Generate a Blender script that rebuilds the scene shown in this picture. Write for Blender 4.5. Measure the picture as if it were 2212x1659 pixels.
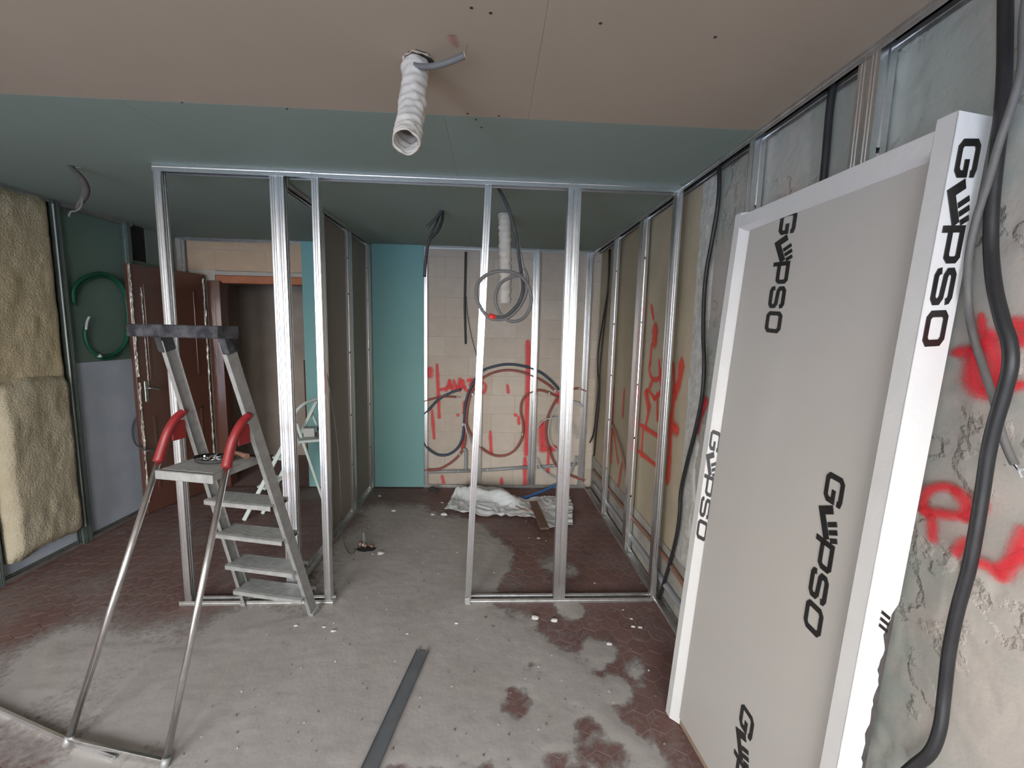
import bpy, math, random
from mathutils import Vector, Matrix, noise

for _o in list(bpy.data.objects):
    bpy.data.objects.remove(_o)
scene = bpy.context.scene
col = scene.collection
R = random.Random(7)

# ------------------------------------------------------------------ camera
FOCAL, YAW, PITCH, ROLL, CAM_H = 918.86, .0505, .1213, .0235, 1.664
fw = Vector((math.sin(YAW) * math.cos(PITCH), math.cos(YAW) * math.cos(PITCH), -math.sin(PITCH)))
r0 = Vector((math.cos(YAW), -math.sin(YAW), 0))
u0 = r0.cross(fw)
rt = r0 * math.cos(ROLL) + u0 * math.sin(ROLL)
up = u0 * math.cos(ROLL) - r0 * math.sin(ROLL)
cam_d = bpy.data.cameras.new('camera')
cam = bpy.data.objects.new('camera', cam_d)
col.objects.link(cam)
cam.matrix_world = Matrix(((rt.x, up.x, -fw.x, 0), (rt.y, up.y, -fw.y, 0), (rt.z, up.z, -fw.z, CAM_H), (0, 0, 0, 1)))
cam_d.sensor_fit = 'HORIZONTAL'
cam_d.sensor_width = 36
cam_d.lens = FOCAL * 36 / 2212
cam_d.clip_start = .02
scene.camera = cam

# ------------------------------------------------------------------ sky, light, exposure
W = bpy.data.worlds.new('sky')
scene.world = W
W.use_nodes = True
nt = W.node_tree
nt.nodes.clear()
wo = nt.nodes.new('ShaderNodeOutputWorld')
bg = nt.nodes.new('ShaderNodeBackground')
tc = nt.nodes.new('ShaderNodeTexCoord')
sep = nt.nodes.new('ShaderNodeSeparateXYZ')
rp = nt.nodes.new('ShaderNodeValToRGB')
nt.links.new(tc.outputs['Generated'], sep.inputs[0])
nt.links.new(sep.outputs['Z'], rp.inputs[0])
nt.links.new(rp.outputs[0], bg.inputs[0])
nt.links.new(bg.outputs[0], wo.inputs[0])
rp.color_ramp.elements[0].position = 0.0
rp.color_ramp.elements[0].color = (1.0, .95, .875, 1)
rp.color_ramp.elements[1].position = .7
rp.color_ramp.elements[1].color = (.72, .84, 1.0, 1)
bg.inputs[1].default_value = 16.0

WIN_Y = -1.7
OPENINGS = ((-3.05, -1.25, 0.0, 2.2), (-.75, .75, .9, 2.2))     # x0, x1, z0, z1 of the door opening and of the window behind the camera
for _x0, _x1, _z0, _z1 in OPENINGS:
    pl = bpy.data.lights.new('daylight_portal', 'AREA')
    pl.shape = 'RECTANGLE'
    pl.size, pl.size_y = _x1 - _x0, _z1 - _z0
    pl.cycles.is_portal = True
    po = bpy.data.objects.new('daylight_portal', pl)
    po.location = ((_x0 + _x1) / 2, WIN_Y - .05, (_z0 + _z1) / 2)
    po.rotation_euler = (math.radians(90), 0, 0)
    col.objects.link(po)

vs = scene.view_settings
vs.view_transform = 'Standard'
vs.look = 'None'
vs.gamma = 1
vs.use_curve_mapping = False
vs.exposure = 0.22
scene.cycles.use_denoising = True
scene.cycles.max_bounces = 10
scene.cycles.diffuse_bounces = 6
scene.cycles.transparent_max_bounces = 24
scene.cycles.sample_clamp_indirect = 8

# ------------------------------------------------------------------ materials
def mat(name, base, rough=.8, metal=0., noise_=None, bump=None, spec=.5, coat=0., alpha=None):
    """noise_ = (scale, colour2, amount[, detail]); bump = (scale, strength, distance)"""
    m = bpy.data.materials.new(name)
    m.use_nodes = True
    n = m.node_tree
    b = n.nodes['Principled BSDF']
    b.inputs['Base Color'].default_value = (*base, 1)
    b.inputs['Roughness'].default_value = rough
    b.inputs['Metallic'].default_value = metal
    b.inputs['Specular IOR Level'].default_value = spec
    b.inputs['Coat Weight'].default_value = coat
    b.inputs['Coat Roughness'].default_value = .12
    g = n.nodes.new('ShaderNodeNewGeometry')
    if noise_:
        t = n.nodes.new('ShaderNodeTexNoise')
        t.inputs['Scale'].default_value = noise_[0]
        t.inputs['Detail'].default_value = noise_[3] if len(noise_) > 3 else 6
        t.inputs['Roughness'].default_value = .62
        r = n.nodes.new('ShaderNodeValToRGB')
        a = noise_[2]
        r.color_ramp.elements[0].position = .5 - a
        r.color_ramp.elements[1].position = .5 + a
        r.color_ramp.elements[0].color = (*base, 1)
        r.color_ramp.elements[1].color = (*noise_[1], 1)
        n.links.new(g.outputs['Position'], t.inputs['Vector'])
        n.links.new(t.outputs['Fac'], r.inputs[0])
        n.links.new(r.outputs[0], b.inputs['Base Color'])
    if bump:
        t2 = n.nodes.new('ShaderNodeTexNoise')
        t2.inputs['Scale'].default_value = bump[0]
        t2.inputs['Detail'].default_value = 8
        bp = n.nodes.new('ShaderNodeBump')
        bp.inputs['Strength'].default_value = bump[1]
        bp.inputs['Distance'].default_value = bump[2]
        n.links.new(g.outputs['Position'], t2.inputs['Vector'])
        n.links.new(t2.outputs['Fac'], bp.inputs['Height'])
        n.links.new(bp.outputs[0], b.inputs['Normal'])
    if alpha is not None:
        b.inputs['Alpha'].default_value = alpha
    return m

def spray_mat(name, colr, dens=.9):
    m = mat(name, colr, .7)
    n = m.node_tree
    b = n.nodes['Principled BSDF']
    a = n.nodes.new('ShaderNodeAttribute')
    a.attribute_name = 'cover'
    t = n.nodes.new('ShaderNodeTexNoise')
    t.inputs['Scale'].default_value = 160
    g = n.nodes.new('ShaderNodeNewGeometry')
    n.links.new(g.outputs['Position'], t.inputs['Vector'])
    mu = n.nodes.new('ShaderNodeMath'); mu.operation = 'MULTIPLY_ADD'
    mu.inputs[1].default_value = .5
    mu.inputs[2].default_value = -.25
    n.links.new(t.outputs['Fac'], mu.inputs[0])
    ad = n.nodes.new('ShaderNodeMath'); ad.operation = 'ADD'; ad.use_clamp = True
    n.links.new(mu.outputs[0], ad.inputs[0])
    n.links.new(a.outputs['Fac'], ad.inputs[1])
    m2 = n.nodes.new('ShaderNodeMath'); m2.operation = 'MULTIPLY'; m2.use_clamp = True
    n.links.new(ad.outputs[0], m2.inputs[0])
    mm = n.nodes.new('ShaderNodeMath'); mm.operation = 'MULTIPLY'; mm.use_clamp = True
    mm.inputs[1].default_value = 6
    n.links.new(a.outputs['Fac'], mm.inputs[0])
    n.links.new(mm.outputs[0], m2.inputs[1])
    m3 = n.nodes.new('ShaderNodeMath'); m3.operation = 'MULTIPLY'
    m3.inputs[1].default_value = dens
    n.links.new(m2.outputs[0], m3.inputs[0])
    n.links.new(m3.outputs[0], b.inputs['Alpha'])
    return m

M = {}
M['galv'] = mat('galvanised steel', (.80, .81, .82), .28, 1, (60, (.9, .91, .92), .25), (90, .06, .002))
M['galv_dusty'] = mat('dusty galvanised steel', (.60, .60, .59), .42, .85, (25, (.4, .385, .36), .2), (120, .1, .002))
M['alu'] = mat('dusty aluminium', (.6, .6, .6), .3, 1, (30, (.42, .41, .4), .2), (90, .1, .002))
M['alu_matt'] = mat('plaster dusted aluminium', (.42, .42, .405), .55, .45, (22, (.3, .3, .29), .18), (80, .1, .002))
M['alu_bright'] = mat('bright aluminium tube', (.85, .85, .85), .25, 1, (30, (.65, .64, .62), .2))
M['taupe'] = mat('taupe plasterboard', (.385, .31, .235), .85, 0, (3, (.41, .33, .255), .3), (250, .05, .001))
M['green_board'] = mat('green plasterboard', (.225, .275, .235), .8, 0, (3, (.245, .295, .255), .3), (250, .05, .001))
M['turq_board'] = mat('turquoise plasterboard', (.19, .385, .375), .75, 0, (2.2, (.205, .405, .395), .3), (250, .04, .001))
M['board_back'] = mat('grey brown plasterboard backing', (.25, .22, .19), .9, 0, (4, (.275, .245, .21), .3), (200, .05, .001))
M['grey_board'] = mat('grey lower panel', (.56, .61, .70), .8, 0, (5, (.47, .52, .60), .22), (60, .1, .004))
M['wall_plaster'] = mat('old grey plaster', (.46, .415, .37), .9, 0, (2.0, (.345, .365, .325), .06, 12), (16, .45, .010))
_n = M['wall_plaster'].node_tree      # flaked layers: stepped relief with broken edges
_bp0 = next(x for x in _n.nodes if x.type == 'BUMP')
_g = next(x for x in _n.nodes if x.type == 'NEW_GEOMETRY')
for _sc, _pos, _st in ((2.6, .56, .9), (4.5, .60, .8), (3.4, .38, .9)):
    _t = _n.nodes.new('ShaderNodeTexNoise'); _t.inputs['Scale'].default_value = _sc; _t.inputs['Detail'].default_value = 9; _t.inputs['Roughness'].default_value = .55
    _n.links.new(_g.outputs['Position'], _t.inputs['Vector'])
    _mr = _n.nodes.new('ShaderNodeMapRange'); _mr.inputs['From Min'].default_value = _pos; _mr.inputs['From Max'].default_value = _pos + .03
    _n.links.new(_t.outputs['Fac'], _mr.inputs['Value'])
    _bp = _n.nodes.new('ShaderNodeBump'); _bp.inputs['Strength'].default_value = _st; _bp.inputs['Distance'].default_value = .005
    _n.links.new(_mr.outputs['Result'], _bp.inputs['Height'])
    _n.links.new(_bp0.outputs[0], _bp.inputs['Normal'])
    _n.links.new(_bp.outputs[0], _n.nodes['Principled BSDF'].inputs['Normal'])
    _bp0 = _bp
M['wall_beige'] = mat('beige plaster coat', (.46, .385, .27), .9, 0, (2.2, (.36, .31, .22), .2, 8), (16, .3, .01))
M['wall_flake'] = mat('flaking pale plaster', (.55, .54, .5), .9, 0, (18, (.42, .41, .38), .1, 8), (26, .8, .012))
M['block'] = mat('concrete block', (.56, .49, .41), .95, 0, (9, (.49, .42, .35), .25, 8), (55, .35, .006))
M['block2'] = mat('paler concrete block', (.60, .54, .46), .95, 0, (9, (.52, .45, .38), .25, 8), (55, .35, .006))
M['mortar'] = mat('mortar', (.50, .44, .375), .95, 0, (20, (.44, .385, .33), .2), (60, .4, .006))
M['lintel'] = mat('orange terracotta lintel', (.52, .19, .09), .85, 0, (12, (.4, .15, .08), .2), (40, .3, .006))
M['hall'] = mat('hallway plaster', (.42, .36, .31), .9, 0, (3, (.32, .27, .23), .2), (20, .3, .01))
M['wool'] = mat('glass wool', (.49, .395, .245), 1, 0, (4, (.56, .475, .325), .3, 10), (85, .7, .012), spec=.1)
M['wool2'] = mat('greyer glass wool', (.38, .325, .225), 1, 0, (5, (.48, .43, .325), .25, 10), (85, .7, .012), spec=.1)
M['tile'] = mat('red hexagonal tile', (.15, .07, .06), .6, 0, (3.5, (.215, .125, .108), .2, 11), (70, .15, .004), spec=.4)
M['tile2'] = mat('red hexagonal tile darker', (.135, .065, .056), .6, 0, (3.5, (.20, .115, .10), .2, 11), (70, .15, .004), spec=.4)
M['grout'] = mat('grout', (.26, .185, .165), .95, 0, (30, (.3, .2, .18), .2))
M['dust'] = mat('plaster dust', (.37, .335, .305), .97, 0, (3.0, (.44, .405, .375), .2, 11), (50, .25, .004), spec=.15)
M['wrap_white'] = mat('white film over primed frame', (.64, .63, .61), .3, 0, (4, (.59, .58, .56), .2), (28, .16, .012), coat=.6)
_n = M['dust'].node_tree
_a = _n.nodes.new('ShaderNodeAttribute'); _a.attribute_name = 'cover'
_t = _n.nodes.new('ShaderNodeTexNoise'); _t.inputs['Scale'].default_value = 38; _t.inputs['Detail'].default_value = 10; _t.inputs['Roughness'].default_value = .7
_g = _n.nodes.new('ShaderNodeNewGeometry')
_n.links.new(_g.outputs['Position'], _t.inputs['Vector'])
_m1 = _n.nodes.new('ShaderNodeMath'); _m1.operation = 'SUBTRACT'; _m1.inputs[1].default_value = .5
_n.links.new(_t.outputs['Fac'], _m1.inputs[0])
_m2 = _n.nodes.new('ShaderNodeMath'); _m2.operation = 'MULTIPLY_ADD'; _m2.inputs[1].default_value = 1.3
_n.links.new(_m1.outputs[0], _m2.inputs[0]); _n.links.new(_a.outputs['Fac'], _m2.inputs[2])
_mr = _n.nodes.new('ShaderNodeMapRange'); _mr.inputs['From Min'].default_value = .02; _mr.inputs['From Max'].default_value = .72
_n.links.new(_m2.outputs[0], _mr.inputs['Value'])
_n.links.new(_mr.outputs['Result'], _n.nodes['Principled BSDF'].inputs['Alpha'])
M['wrap_side'] = mat('window-lit white film', (.86, .86, .85), .3, 0, (4, (.8, .8, .79), .2), (28, .16, .012), coat=.6)  # paler copy of the frame film: window glare on the near side painted in
M['wrap_grey'] = mat('translucent film over grey door leaf', (.445, .42, .385), .32, 0, (1.6, (.475, .45, .415), .3), (7, .10, .012), coat=.6)
M['ink'] = mat('black print', (.012, .011, .011), .35, 0, (40, (.02, .019, .018), .2), coat=.3)
M['torn'] = mat('dark torn film lining', (.05, .045, .045), .6, 0, (30, (.1, .09, .09), .2))
M['black_cable'] = mat('black conduit', (.016, .016, .018), .45, 0, (20, (.028, .028, .03), .2))
M['dark_cable'] = mat('charcoal cable', (.05, .05, .052), .55, 0, (20, (.075, .075, .075), .2))
M['grey_cable'] = mat('grey conduit', (.125, .12, .115), .6, 0, (25, (.16, .155, .15), .2))
M['pvc'] = mat('grey pvc pipe', (.28, .29, .305), .45, 0, (15, (.33, .34, .35), .2))
M['red_pipe'] = mat('red corrugated conduit', (.33, .09, .07), .55, 0, (25, (.25, .075, .06), .2))
M['navy_pipe'] = mat('dark blue corrugated conduit', (.035, .055, .085), .5, 0, (25, (.05, .075, .11), .2))
M['blue_pipe'] = mat('blue conduit', (.05, .16, .42), .45, 0, (25, (.06, .2, .5), .2))
M['pale_pipe'] = mat('pale grey cable', (.52, .54, .56), .5, 0, (25, (.45, .47, .49), .2))
M['brown_pipe'] = mat('brown pipe', (.30, .16, .11), .6, 0, (18, (.24, .13, .09), .2))
M['green_hose'] = mat('green conduit', (.007, .085, .042), .5, 0, (20, (.011, .11, .055), .2))
M['duct'] = mat('white duct fabric', (.62, .57, .50), .75, 0, (16, (.54, .49, .43), .2), (70, .25, .005))
M['red_tape'] = mat('red tape', (.72, .03, .02), .4, 0, (30, (.6, .03, .02), .2))
M['red_plastic'] = mat('red plastic', (.27, .018, .022), .4, 0, (20, (.22, .02, .02), .2))
M['black_plastic'] = mat('black plastic with plaster smears', (.016, .017, .022), .55, 0, (16, (.075, .075, .08), .10, 8), (30, .6, .004), spec=.3)
M['rubber'] = mat('dark rubber', (.03, .03, .03), .8, 0, (20, (.05, .05, .05), .2))
M['door_brown'] = mat('brown door under film', (.13, .055, .038), .25, 0, (3, (.10, .043, .03), .3), (18, .1, .01), coat=.7)
M['film'] = mat('clear crinkled film', (.5, .42, .36), .12, 0, (30, (.8, .75, .7), .15), (60, 1, .02), coat=1)
M['dusty_brown'] = mat('dusty brown sheath', (.075, .062, .052), .85, 0, (20, (.12, .10, .085), .2))
M['stud_dull'] = mat('dull green grey steel', (.17, .215, .20), .5, .5, (25, (.13, .165, .15), .2))
M['green_left'] = mat('dark green wall board', (.155, .235, .195), .8, 0, (3, (.18, .26, .215), .3), (250, .05, .001))
M['block_tan'] = mat('orange tan block', (.60, .425, .285), .95, 0, (9, (.52, .365, .24), .25, 8), (55, .35, .006))
M['footing'] = mat('dark damp render', (.27, .265, .24), .95, 0, (5, (.40, .38, .33), .14, 9), (20, .6, .012))
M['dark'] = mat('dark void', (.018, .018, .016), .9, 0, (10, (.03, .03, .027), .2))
M['copper'] = mat('copper', (.45, .24, .16), .45, .7, (30, (.3, .18, .13), .2))
M['sheet'] = mat('crumpled white plastic', (.70, .73, .74), .35, 0, (8, (.60, .62, .62), .2), (30, .3, .01), coat=.3)
M['wood_dark'] = mat('dark wood', (.13, .075, .05), .75, 0, (14, (.2, .12, .085), .2), (60, .3, .004))
M['wood'] = mat('dusty wood batten', (.30, .22, .16), .8, 0, (14, (.24, .17, .12), .2), (60, .3, .004))
M['mint'] = mat('mint painted steel', (.55, .63, .60), .5, 0, (18, (.62, .68, .64), .2))
M['pale_box'] = mat('pale carton', (.52, .52, .5), .8, 0, (10, (.46, .46, .44), .2))
M['purple_grey'] = mat('dark maroon case', (.07, .045, .045), .6, 0, (10, (.09, .06, .06), .2))
M['crumb'] = mat('dark grit', (.10, .085, .075), .9, 0, (40, (.2, .17, .15), .2))
M['pale_crumb'] = mat('pale grit', (.46, .43, .40), .95, 0, (40, (.38, .355, .33), .2))
M['chip'] = mat('plaster chip', (.66, .64, .6), .9, 0, (30, (.55, .53, .5), .2))
M['terrace'] = mat('terrace concrete', (.42, .46, .52), .9, 0, (4, (.36, .40, .46), .25))
M['inner_wall'] = mat('rough room wall', (.5, .47, .43), .9, 0, (3, (.42, .39, .36), .25))
M['white_pvc'] = mat('white window frame', (.8, .8, .8), .4, 0, (10, (.75, .75, .75), .2))
M['spray_red'] = spray_mat('red spray paint', (.80, .04, .055), .93)
M['spray_pink'] = spray_mat('thin red spray paint', (.85, .055, .07), .84)
M['dark_channel'] = mat('dusty dark steel channel', (.16, .17, .18), .6, .5, (12, (.22, .225, .23), .25), (60, .2, .002))
M['spray_pale'] = spray_mat('faint red chalk', (.5, .2, .16), .5)
M['spray_orange'] = spray_mat('orange red spray paint', (.78, .05, .03))
M['tag_dark'] = mat('dark lock plate', (.05, .05, .055), .4, .3, (20, (.08, .08, .085), .2))
M['tag_pale'] = mat('pale lock plate edge', (.55, .57, .58), .5, 0, (20, (.5, .52, .52), .2))

# ------------------------------------------------------------------ helpers
def tag(o, label=None, cat=None, group=None, kind=None):
    for k, v in (('label', label), ('category', cat), ('group', group), ('kind', kind)):
        if v:
            o[k] = v
    return o

def empty(name, loc=(0, 0, 0)):
    o = bpy.data.objects.new(name, None)
    o.location = loc
    o.empty_display_size = .05
    col.objects.link(o)
    return o

def own(o, parent):
    o.parent = parent
    if parent is not None:
        p = parent
        off = Vector()
        while p is not None:
            off += Vector(p.location)
            p = p.parent
        o.location = Vector(o.location) - off
    return o

def thing(name, loc, label, cat, group=None):
    return tag(empty(name, loc), label, cat, group)

def V(p):
    return Vector(p)

class MB:
    def __init__(self):
        self.v, self.f, self.s = [], [], []

    def add(self, vs_, fs_, smooth=False):
        k = len(self.v)
        self.v += [tuple(p) for p in vs_]
        self.f += [tuple(i + k for i in f) for f in fs_]
        self.s += [smooth] * len(fs_)
        return self

    def box(self, a, b):
        x0, x1 = sorted((a[0], b[0])); y0, y1 = sorted((a[1], b[1])); z0, z1 = sorted((a[2], b[2]))
        return self.obox(V(((x0 + x1) / 2, (y0 + y1) / 2, (z0 + z1) / 2)), V(((x1 - x0) / 2, 0, 0)), V((0, (y1 - y0) / 2, 0)), V((0, 0, (z1 - z0) / 2)))

    def obox(self, c, ax, ay, az, bev=.0):
        """box from centre and three half vectors, with small chamfers"""
        c, ax, ay, az = V(c), V(ax), V(ay), V(az)
        if not bev:
            vs_ = [c + ax * i + ay * j + az * k for i in (-1, 1) for j in (-1, 1) for k in (-1, 1)]
            return self.add(vs_, [(0, 1, 3, 2), (4, 6, 7, 5), (0, 4, 5, 1), (2, 3, 7, 6), (0, 2, 6, 4), (1, 5, 7, 3)])
        lx, ly, lz = ax.length, ay.length, az.length
        bx, by, bz = 1 - bev / lx, 1 - bev / ly, 1 - bev / lz
        vs_, idx = [], {}
        for i in (-1, 1):
            for j in (-1, 1):
                for k in (-1, 1):
                    for q, (sx, sy, sz) in enumerate(((1, by, bz), (bx, 1, bz), (bx, by, 1))):
                        idx[i, j, k, q] = len(vs_)
                        vs_.append(c + ax * i * sx + ay * j * sy + az * k * sz)
        f = []
        for i in (-1, 1):
            q = [idx[i, j, k, 0] for j, k in ((-1, -1), (1, -1), (1, 1), (-1, 1))]
            f.append(q if i > 0 else q[::-1])
            q = [idx[k, i, j, 1] for j, k in ((-1, -1), (1, -1), (1, 1), (-1, 1))]
            f.append(q if i > 0 else q[::-1])
            q = [idx[j, k, i, 2] for j, k in ((-1, -1), (1, -1), (1, 1), (-1, 1))]
            f.append(q if i > 0 else q[::-1])
        for i in (-1, 1):
            for j in (-1, 1):
                f.append((idx[i, j, -1, 0], idx[i, j, 1, 0], idx[i, j, 1, 1], idx[i, j, -1, 1]))
                f.append((idx[i, -1, j, 0], idx[i, 1, j, 0], idx[i, 1, j, 2], idx[i, -1, j, 2]))
                f.append((idx[-1, i, j, 1], idx[1, i, j, 1], idx[1, i, j, 2], idx[-1, i, j, 2]))
                for k in (-1, 1):
                    f.append((idx[i, j, k, 0], idx[i, j, k, 1], idx[i, j, k, 2]))
        return self.add(vs_, f)

    def bar(self, p0, p1, w, h, side=None, bev=.002):
        """rectangular bar p0->p1; w measured along 'side', h across it"""
        p0, p1 = V(p0), V(p1)
        d = (p1 - p0)
        L = d.length
        d.normalize()
        s = V(side) if side is not None else (V((0, 0, 1)).cross(d) if abs(d.z) < .95 else V((1, 0, 0)))
        s = (s - d * s.dot(d)).normalized()
        t = d.cross(s)
        return self.obox((p0 + p1) / 2, s * (w / 2), t * (h / 2), d * (L / 2), min(bev, w * .3, h * .3))

    def tube(self, pts, r, seg=8, smooth=4, ribs=0., cap=True, rib_n=2):
        pts = [V(p) for p in pts]
        if smooth and len(pts) > 2:
            pts = spline(pts, smooth)
        n = len(pts)
        rr = r if callable(r) else (lambda t: r)
        tan = [(pts[min(i + 1, n - 1)] - pts[max(i - 1, 0)]).normalized() for i in range(n)]
        a = V((0, 0, 1)) if abs(tan[0].z) < .9 else V((1, 0, 0))
        a = (a - tan[0] * a.dot(tan[0])).normalized()
        vs_ = []
        for i in range(n):
            a = (a - tan[i] * a.dot(tan[i])).normalized()
            b = tan[i].cross(a)
            q = rr(i / max(n - 1, 1))
            if ribs and i % rib_n:
                q *= 1 - ribs
            for k in range(seg):
                t = 2 * math.pi * k / seg
                vs_.append(pts[i] + a * (math.cos(t) * q) + b * (math.sin(t) * q))
        fs_ = [(i * seg + k, i * seg + (k + 1) % seg, (i + 1) * seg + (k + 1) % seg, (i + 1) * seg + k) for i in range(n - 1) for k in range(seg)]
        self.add(vs_, fs_, True)
        if cap:
            k0 = len(self.v) - len(vs_)
            self.f += [tuple(range(k0, k0 + seg))[::-1], tuple(range(k0 + (n - 1) * seg, k0 + n * seg))]
            self.s += [False, False]
        return self

    def sheet(self, prof, p0, p1, ud, vd, t, closed=False):
        """thin sheet metal: 2D open profile [(u,v)..] swept p0->p1, thickness t"""
        p0, p1, ud, vd = V(p0), V(p1), V(ud), V(vd)
        n = len(prof)
        nor = []
        for i in range(n):
            a = V((*prof[max(i - 1, 0)], 0)); b = V((*prof[min(i + 1, n - 1)], 0))
            d = (b - a).normalized()
            nor.append((-d.y, d.x))
        loop = [(u, v) for u, v in prof] + [(prof[i][0] + nor[i][0] * t, prof[i][1] + nor[i][1] * t) for i in range(n - 1, -1, -1)]
        m = len(loop)
        vs_ = [p + ud * u + vd * v for p in (p0, p1) for u, v in loop]
        fs_ = [(i, (i + 1) % m, m + (i + 1) % m, m + i) for i in range(m)]
        for e in (0, m):
            for i in range(n - 1):
                fs_.append((e + i, e + i + 1, e + m - 2 - i, e + m - 1 - i))
        return self.add(vs_, fs_)

    def build(self, name, material, parent=None, loc=None):
        me = bpy.data.meshes.new(name)
        o_ = V(loc) if loc is not None else (sum((V(p) for p in self.v), V((0, 0, 0))) / len(self.v))
        me.from_pydata([V(p) - o_ for p in self.v], [], self.f)
        me.polygons.foreach_set('use_smooth', self.s)
        me.materials.append(material)
        me.update()
        import bmesh
        b = bmesh.new(); b.from_mesh(me)
        bmesh.ops.recalc_face_normals(b, faces=b.faces)
        b.to_mesh(me); b.free()
        o = bpy.data.objects.new(name, me)
        o.location = o_
        col.objects.link(o)
        if parent is not None:
            own(o, parent)
        return o

def spline(pts, k):
    out = []
    n = len(pts)
    for i in range(n - 1):
        p0, p1, p2, p3 = pts[max(i - 1, 0)], pts[i], pts[i + 1], pts[min(i + 2, n - 1)]
        for j in range(k):
            t = j / k
            out.append(.5 * ((2 * p1) + (p2 - p0) * t + (2 * p0 - 5 * p1 + 4 * p2 - p3) * t * t + (3 * p1 - p0 - 3 * p2 + p3) * t ** 3))
    out.append(pts[-1])
    return out

def structure(o):
    o['kind'] = 'structure'
    return o

def c_stud(mb, p0, p1, fd, wd, web=.048, fl=.035, lip=.007, holes=()):
    """C stud from p0 to p1. fd: direction of the flanges, wd: direction of the web (origin at the web's first corner)"""
    g = .0022
    half = lambda w0, sg: [(fl, w0 + sg * lip), (fl, w0), (fl * .74, w0), (fl * .66, w0 + sg * g), (fl * .58, w0), (fl * .42, w0), (fl * .34, w0 + sg * g), (fl * .26, w0), (0, w0)]
    full = half(0, 1) + [(0, web * .4), (g, web * .5), (0, web * .6)] + half(web, -1)[::-1]
    a = half(0, 1) + [(0, web * .39)]
    b = [(0, web * .61)] + half(web, -1)[::-1]
    p0, p1 = V(p0), V(p1)
    L = (p1 - p0).length
    cuts = []
    for h in sorted(holes):
        cuts.append((max(h - .008, 0) / L, min(h + .008, L) / L))
    z = 0
    P_ = lambda t: p0.lerp(p1, t)
    for c0, c1 in cuts:
        mb.sheet(full, P_(z), P_(c0), fd, wd, .0011)
        mb.sheet(a, P_(c0), P_(c1), fd, wd, .0011)
        mb.sheet(b, P_(c0), P_(c1), fd, wd, .0011)
        z = c1
    mb.sheet(full, P_(z), p1, fd, wd, .0011)
    return mb

def u_track(mb, p0, p1, fd, wd, web=.05, fl=.03):
    prof = [(fl, 0), (fl * .6, 0), (fl * .5, .0018), (fl * .4, 0), (0, 0), (0, web), (fl * .4, web), (fl * .5, web - .0018), (fl * .6, web), (fl, web)]
    return mb.sheet(prof, p0, p1, fd, wd, .0011)

def screw_head(mb, p, n, r=.004):
    p, n = V(p), V(n)
    a = V((0, 0, 1)) if abs(n.z) < .9 else V((1, 0, 0))
    a = a.cross(n).normalized(); b = n.cross(a)
    vs_ = [p + a * math.cos(k * math.pi / 4) * r + b * math.sin(k * math.pi / 4) * r for k in range(8)]
    vs_ += [q * 1.0 + n * .0015 - (q - p) * .4 for q in vs_] + [p + n * .0012]
    mb.add(vs_, [(k, (k + 1) % 8, 8 + (k + 1) % 8, 8 + k) for k in range(8)] + [(8 + k, 8 + (k + 1) % 8, 16) for k in range(8)], True)

def ribbon(name, material, paths, w, nrm, lift=.001, parent=None):
    """spray strokes: soft edged flat ribbons lying on a surface with normal nrm; paths = list of point lists or (points, width)"""
    nrm = V(nrm)
    vs_, fs_, al = [], [], []
    for pi_, item in enumerate(paths):
        pts, ww = (item if isinstance(item, tuple) else (item, w))
        pts = [V(p) for p in pts]
        if len(pts) > 2:
            pts = spline(pts, 5)
        else:
            pts = [pts[0].lerp(pts[1], t / 4) for t in range(5)]
        d0 = (pts[0] - pts[1]).normalized(); d1 = (pts[-1] - pts[-2]).normalized()
        pts = [pts[0] + d0 * ww * .45, pts[0] + d0 * ww * .15] + pts + [pts[-1] + d1 * ww * .15, pts[-1] + d1 * ww * .45]
        n = len(pts)
        k0 = len(vs_)
        cross = ((-1.15, 0), (-.8, .22), (-.5, .62), (0, .98), (.5, .62), (.8, .22), (1.15, 0))
        for i, p in enumerate(pts):
            t = (pts[min(i + 1, n - 1)] - pts[max(i - 1, 0)]).normalized()
            s = nrm.cross(t).normalized()
            wj = ww * (.56 + .2 * noise.noise(p * 23)) * (.75 if i < 3 else 1)
            e = 0 if i in (0, n - 1) else (.75 if i in (1, n - 2) else 1)
            for c, a in cross:
                vs_.append(p + s * (c * wj * (.5 if e == 0 else 1)) + nrm * (lift + pi_ * .00025))
                al.append(a * e)
        m = len(cross)
        fs_ += [(k0 + i * m + j, k0 + i * m + j + 1, k0 + (i + 1) * m + j + 1, k0 + (i + 1) * m + j) for i in range(n - 1) for j in range(m - 1)]
    me = bpy.data.meshes.new(name)
    me.from_pydata(vs_, [], fs_)
    at_ = me.attributes.new('cover', 'FLOAT', 'POINT')
    at_.data.foreach_set('value', al)
    me.materials.append(material)
    o = bpy.data.objects.new(name, me)
    col.objects.link(o)
    if parent is not None:
        own(o, parent)
    return o

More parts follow.
